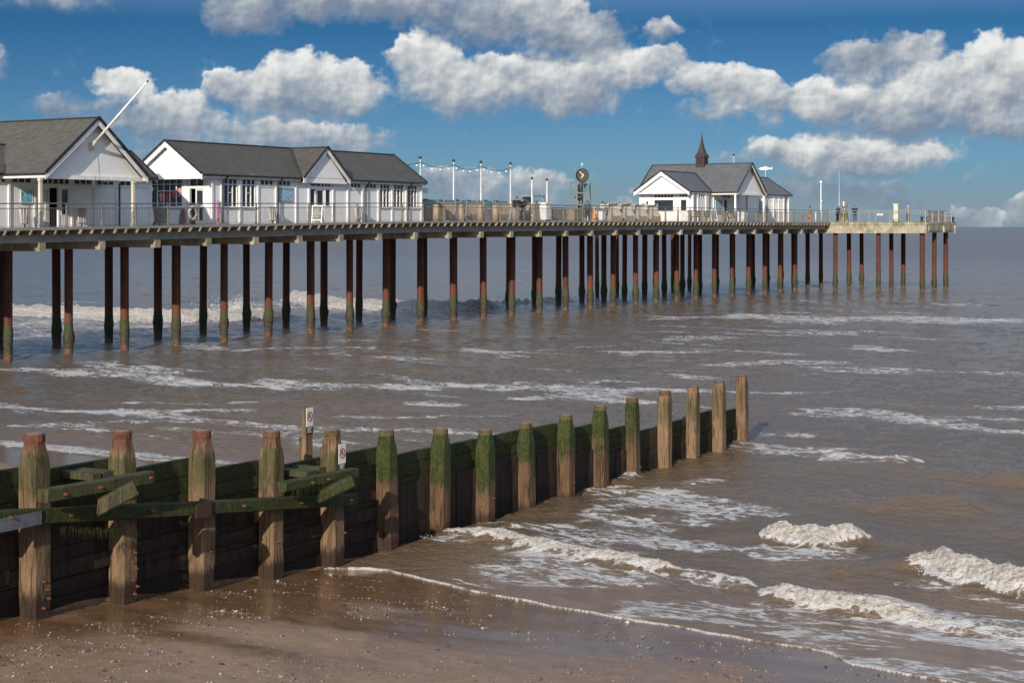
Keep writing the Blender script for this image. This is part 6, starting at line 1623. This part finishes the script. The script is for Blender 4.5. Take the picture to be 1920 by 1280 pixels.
# ------------------------------------------------------------------ people
def skin_mesh(name, nodes, edges, m, parent, sub=1, xf=None):
    """nodes: key -> ((x, y, z), radius); a smooth surface grown over the skeleton, rooted at its first node"""
    keys = list(nodes); ix = {k: i for i, k in enumerate(keys)}
    me = bpy.data.meshes.new(name + '_skeleton')
    me.from_pydata([nodes[k][0] for k in keys], [(ix[a], ix[b]) for a, b in edges], [])
    o = bpy.data.objects.new(name, me); COL.objects.link(o)
    md = o.modifiers.new('skin', 'SKIN'); md.use_smooth_shade = True
    bm = bmesh.new(); bm.from_mesh(me); ly = bm.verts.layers.skin.verify(); bm.verts.ensure_lookup_table()
    for i, k in enumerate(keys):
        r_ = nodes[k][1]; r_ = r_ if isinstance(r_, tuple) else (r_, r_)
        bm.verts[i][ly].radius = r_; bm.verts[i][ly].use_root = (i == 0)
    bm.to_mesh(me); bm.free()
    ss_ = o.modifiers.new('sub', 'SUBSURF'); ss_.levels = ss_.render_levels = sub
    dg = bpy.context.evaluated_depsgraph_get(); ev = o.evaluated_get(dg)
    nm = bpy.data.meshes.new_from_object(ev, depsgraph=dg); nm.name = name
    o.modifiers.clear(); o.data = nm; bpy.data.meshes.remove(me)
    if xf is not None: nm.transform(xf)
    nm.materials.clear(); nm.materials.append(m)
    for p_ in nm.polygons: p_.use_smooth = True
    o.parent = parent; OFF[o.name] = (0, 0, 0); return o
def person(label, s, t, rot, jacket, trousers, hair, h=1.72, pose='stand', arms=('down', 'down'), head=(0, 0), lean=0.0, skirt=None, hood=None, z=None):
    """the figure faces its own -y before rot"""
    r_ = lthing('person', label, 'person', PIER, s, t, DK(s) if z is None else z, None, rot=rot)
    k = h / 1.72; V3 = lambda x, y, z: (x * k, y * k, z * k)
    N = {}; Ed = []
    ly = -sin(lean); lz = cos(lean)
    def up(x, y, z):            # upper body bent forward about the hips
        dz = z - .93; return V3(x, y * 1 + dz * ly, .93 + dz * lz - y * 0)
    N['pelvis'] = (V3(0, 0, .93), (.150 * k, .115 * k))
    N['waist'] = (up(0, .0, 1.08), (.135 * k, .10 * k)); N['chest'] = (up(0, .0, 1.28), (.165 * k, .115 * k)); N['upper'] = (up(0, .01, 1.40), (.13 * k, .095 * k))
    N['neck'] = (up(0, .0, 1.49), .055 * k); N['skull'] = (up(0, -.02, 1.585), (.072 * k, .085 * k)); N['crown'] = (up(0, -.005, 1.665), (.062 * k, .072 * k))
    Ed += [('pelvis', 'waist'), ('waist', 'chest'), ('chest', 'upper'), ('upper', 'neck'), ('neck', 'skull'), ('skull', 'crown')]
    for sg, nm in ((-1, 'l'), (1, 'r')):
        if pose == 'sit':
            kn = V3(sg * .11, -.44, .50); an = V3(sg * .11, -.46, .09); to = V3(sg * .12, -.62, .04)
        else:
            f = .05 * sg if pose == 'walk' else 0.0
            kn = V3(sg * .105, -.03 + f * 2.2, .50); an = V3(sg * .11, .03 + f * 4, .09); to = V3(sg * .13, -.13 + f * 4, .035)
        N[nm + 'hip'] = (V3(sg * .09, -.02 if pose == 'sit' else 0, .88), .095 * k); N[nm + 'knee'] = (kn, .062 * k); N[nm + 'calf'] = (tuple(a * .65 + b * .35 for a, b in zip(kn, an)), .056 * k); N[nm + 'ankle'] = (an, .040 * k); N[nm + 'toe'] = (to, (.042 * k, .028 * k))
        Ed += [('pelvis', nm + 'hip'), (nm + 'hip', nm + 'knee'), (nm + 'knee', nm + 'calf'), (nm + 'calf', nm + 'ankle'), (nm + 'ankle', nm + 'toe')]
        a = arms[0 if sg < 0 else 1]
        sh = up(sg * .19, .01, 1.40)
        E_ = {'down': (up(sg * .245, .03, 1.12), up(sg * .25, -.05, .88)), 'rail': (up(sg * .26, -.06, 1.14), V3(sg * .17, -.30, 1.20)), 'fold': (up(sg * .25, -.02, 1.13), up(-sg * .08, -.17, 1.17)),
              'face': (up(sg * .24, -.14, 1.18), up(sg * .05, -.17, 1.42)), 'pocket': (up(sg * .29, .04, 1.13), up(sg * .17, -.09, .95)), 'eye': (up(sg * .27, -.22, 1.30), up(sg * .07, -.22, 1.52))}[a]
        el, wr = E_
        N[nm + 'shoulder'] = (sh, .064 * k); N[nm + 'elbow'] = (el, .047 * k); N[nm + 'wrist'] = (wr, .030 * k)
        d = (Vector(wr) - Vector(el)).normalized(); si = d.cross(Vector((0, -1, 0))); si = si.normalized() if si.length > .1 else Vector((1, 0, 0)); cu = si.cross(d)
        pm = Vector(wr) + d * .055 * k; N[nm + 'palm'] = (tuple(pm), (.036 * k, .018 * k))
        Ed += [('upper', nm + 'shoulder'), (nm + 'shoulder', nm + 'elbow'), (nm + 'elbow', nm + 'wrist'), (nm + 'wrist', nm + 'palm')]
        for j, (o_, ln) in enumerate(((-.028, .072), (-.010, .082), (.009, .078), (.027, .062))):
            b = pm + (d * .035 + si * o_) * k; c = b + (d * ln * .5 + cu * .012) * k; e_ = c + (d * ln * .40 + cu * .028) * k
            for q_, v, rr_ in (('a', b, .0095), ('b', c, .0085), ('c', e_, .0075)): N[f'{nm}f{j}{q_}'] = (tuple(v), rr_ * k)
            Ed += [(nm + 'palm', f'{nm}f{j}a'), (f'{nm}f{j}a', f'{nm}f{j}b'), (f'{nm}f{j}b', f'{nm}f{j}c')]
        b = Vector(wr) + (d * .03 - si * .035) * k; c = b + (d * .035 - si * .012 + cu * .01) * k
        N[nm + 'ta'] = (tuple(b), .011 * k); N[nm + 'tb'] = (tuple(c), .0085 * k); Ed += [(nm + 'wrist', nm + 'ta'), (nm + 'ta', nm + 'tb')]
    body = skin_mesh('body', N, Ed, MATS['skin'], r_, 2)
    def sub(keys, grow, name, m, extra=None):
        n2 = {}
        for q_ in keys:
            c, rad = N[q_]; rad = rad if isinstance(rad, tuple) else (rad, rad); n2[q_] = (c, tuple(a + grow for a in rad))
        if extra: n2.update(extra)
        e2 = [(a, b) for a, b in Ed if a in n2 and b in n2]
        return skin_mesh(name, n2, e2, MATS[m], r_, 2)
    arm_end = {}
    jk = sub(['chest', 'waist', 'upper', 'pelvis', 'lshoulder', 'lelbow', 'rshoulder', 'relbow', 'lwrist', 'rwrist'], .046, 'jacket', jacket)
    n2 = {'pelvis': (N['pelvis'][0], (.162 * k, .128 * k))}
    for nm in 'lr':
        for q_ in ('hip', 'knee', 'calf', 'ankle'):
            c, rad = N[nm + q_]; n2[nm + q_] = (c, rad + .03)
    skin_mesh('trousers', n2, [(a, b) for a, b in Ed if a in n2 and b in n2], MATS[trousers], r_, 2)
    for nm in 'lr':
        c = Vector(N[nm + 'ankle'][0]); to = Vector(N[nm + 'toe'][0])
        skin_mesh('shoe', {'h': (tuple(c + Vector((0, .03, -.045)) * k), .048 * k), 'm': (tuple((c + to) / 2 + Vector((0, 0, -.02)) * k), (.05 * k, .04 * k)), 't': (tuple(to), (.046 * k, .032 * k))}, [('h', 'm'), ('m', 't')], MATS['cloth_black' if skirt is None else 'cloth_grey'], r_, 1)
    # face and hair
    hc = Vector(N['skull'][0]); hy, hp = head
    Rm = Matrix.Translation(hc) @ Matrix.Rotation(hy, 4, 'Z') @ Matrix.Rotation(hp, 4, 'X')
    mb = MB(); mb.ball((0, -.098 * k, -.005 * k), .014 * k, 6, 5, (.8, 1.1, 1.5)); mb.build('nose', MATS['skin'], r_, True, xf=Rm)
    for x in (-.03, .03):
        mb = MB(); mb.ball((x * k, -.082 * k, .022 * k), .010 * k, 6, 5); mb.build('eye', MATS['sign_black'], r_, True, xf=Rm)
        mb = MB(); mb.ball((x * 2.6 * k, .0, .0), .022 * k, 6, 5, (.4, .8, 1.4)); mb.build('ear', MATS['skin'], r_, True, xf=Rm)
    mb = MB(); mb.ball((0, -.086 * k, -.045 * k), .018 * k, 6, 4, (1.2, .4, .35)); mb.build('mouth', MATS['cloth_red'], r_, True, xf=Rm)
    if hood:
        mb = MB(); vs = []
        mb.ball((0, .025 * k, .035 * k), .128 * k, 14, 10, (.92, 1.0, 1.15)); mb.ball((0, .03 * k, -.10 * k), .10 * k, 12, 8, (1.05, .9, .8)); o = mb.build('hood', MATS[hood], r_, True, xf=Rm)
    else:
        mb = MB(); mb.ball((0, .028 * k, .045 * k), .105 * k, 14, 10, (.92, .98, .98)); mb.ball((0, .06 * k, -.02 * k), .075 * k, 10, 8, (1.0, .7, 1.2 if hair != 'hair_dark' or h > 1.7 else 1.7)); mb.build('hair', MATS[hair], r_, True, xf=Rm)
    if skirt:
        mb = MB(); n = 16; rings = []
        for z_, rx, ry in ((1.02, .155, .125), (.90, .19, .16), (.70, .23, .20), (.48, .28, .24)):
            rings.append([(rx * k * cos(2 * pi * j / n) * (1 + .05 * (j % 2)), ry * k * sin(2 * pi * j / n) * (1 + .05 * (j % 2)) + (.05 if z_ < .6 else 0), z_ * k) for j in range(n)])
        loft(mb, rings); mb.build('skirt', MATS[skirt], r_, True)
    return r_
person('fair haired person in dark jacket, left one of the couple at the railing', 46.6, .95, radians(-38), 'cloth_black', 'cloth_grey', 'hair_fair', 1.82, arms=('pocket', 'down'), head=(radians(30), 0))
person('person in black coat, hand to mouth, right one of the couple at the railing', 47.35, .9, radians(-68), 'cloth_black', 'cloth_denim', 'hair_dark', 1.76, arms=('face', 'fold'), head=(radians(-20), 0))
person('person in a teal jacket with brown hair, back turned, behind the orange parasol', 59.3, 2.0, radians(125), 'cloth_teal', 'cloth_black', 'hair_fair', 1.66, arms=('down', 'down'))
person('dark haired person seated low in a pale top beside the shelter seat', 64.9, 3.6, radians(-30), 'cloth_pale', 'cloth_denim', 'hair_dark', 1.66, 'stand', ('fold', 'down'))
person('person in a grey top and coral skirt walking behind the railing', 105.55, 1.0, radians(15), 'cloth_grey', 'cloth_coral', 'hair_dark', 1.66, 'walk', ('down', 'fold'), skirt='cloth_coral')
person('person in a navy coat bending to the coin telescope', 109.1, -.7, radians(-20), 'cloth_navy', 'cloth_black', 'hair_dark', 1.72, 'stand', ('eye', 'down'), lean=radians(14))
person('person in navy jacket and blue jeans leaning on the head railing', 108.95, -2.65, radians(-78), 'cloth_navy', 'cloth_denim', 'hair_fair', 1.78, 'stand', ('rail', 'rail'), lean=radians(10))
person('person in a pale hooded coat standing alone near the end of the pier head', 110.4, -7.9, radians(-55), 'cloth_grey', 'cloth_denim', 'hair_grey', 1.74, 'stand', ('pocket', 'pocket'), hood='cloth_pale')
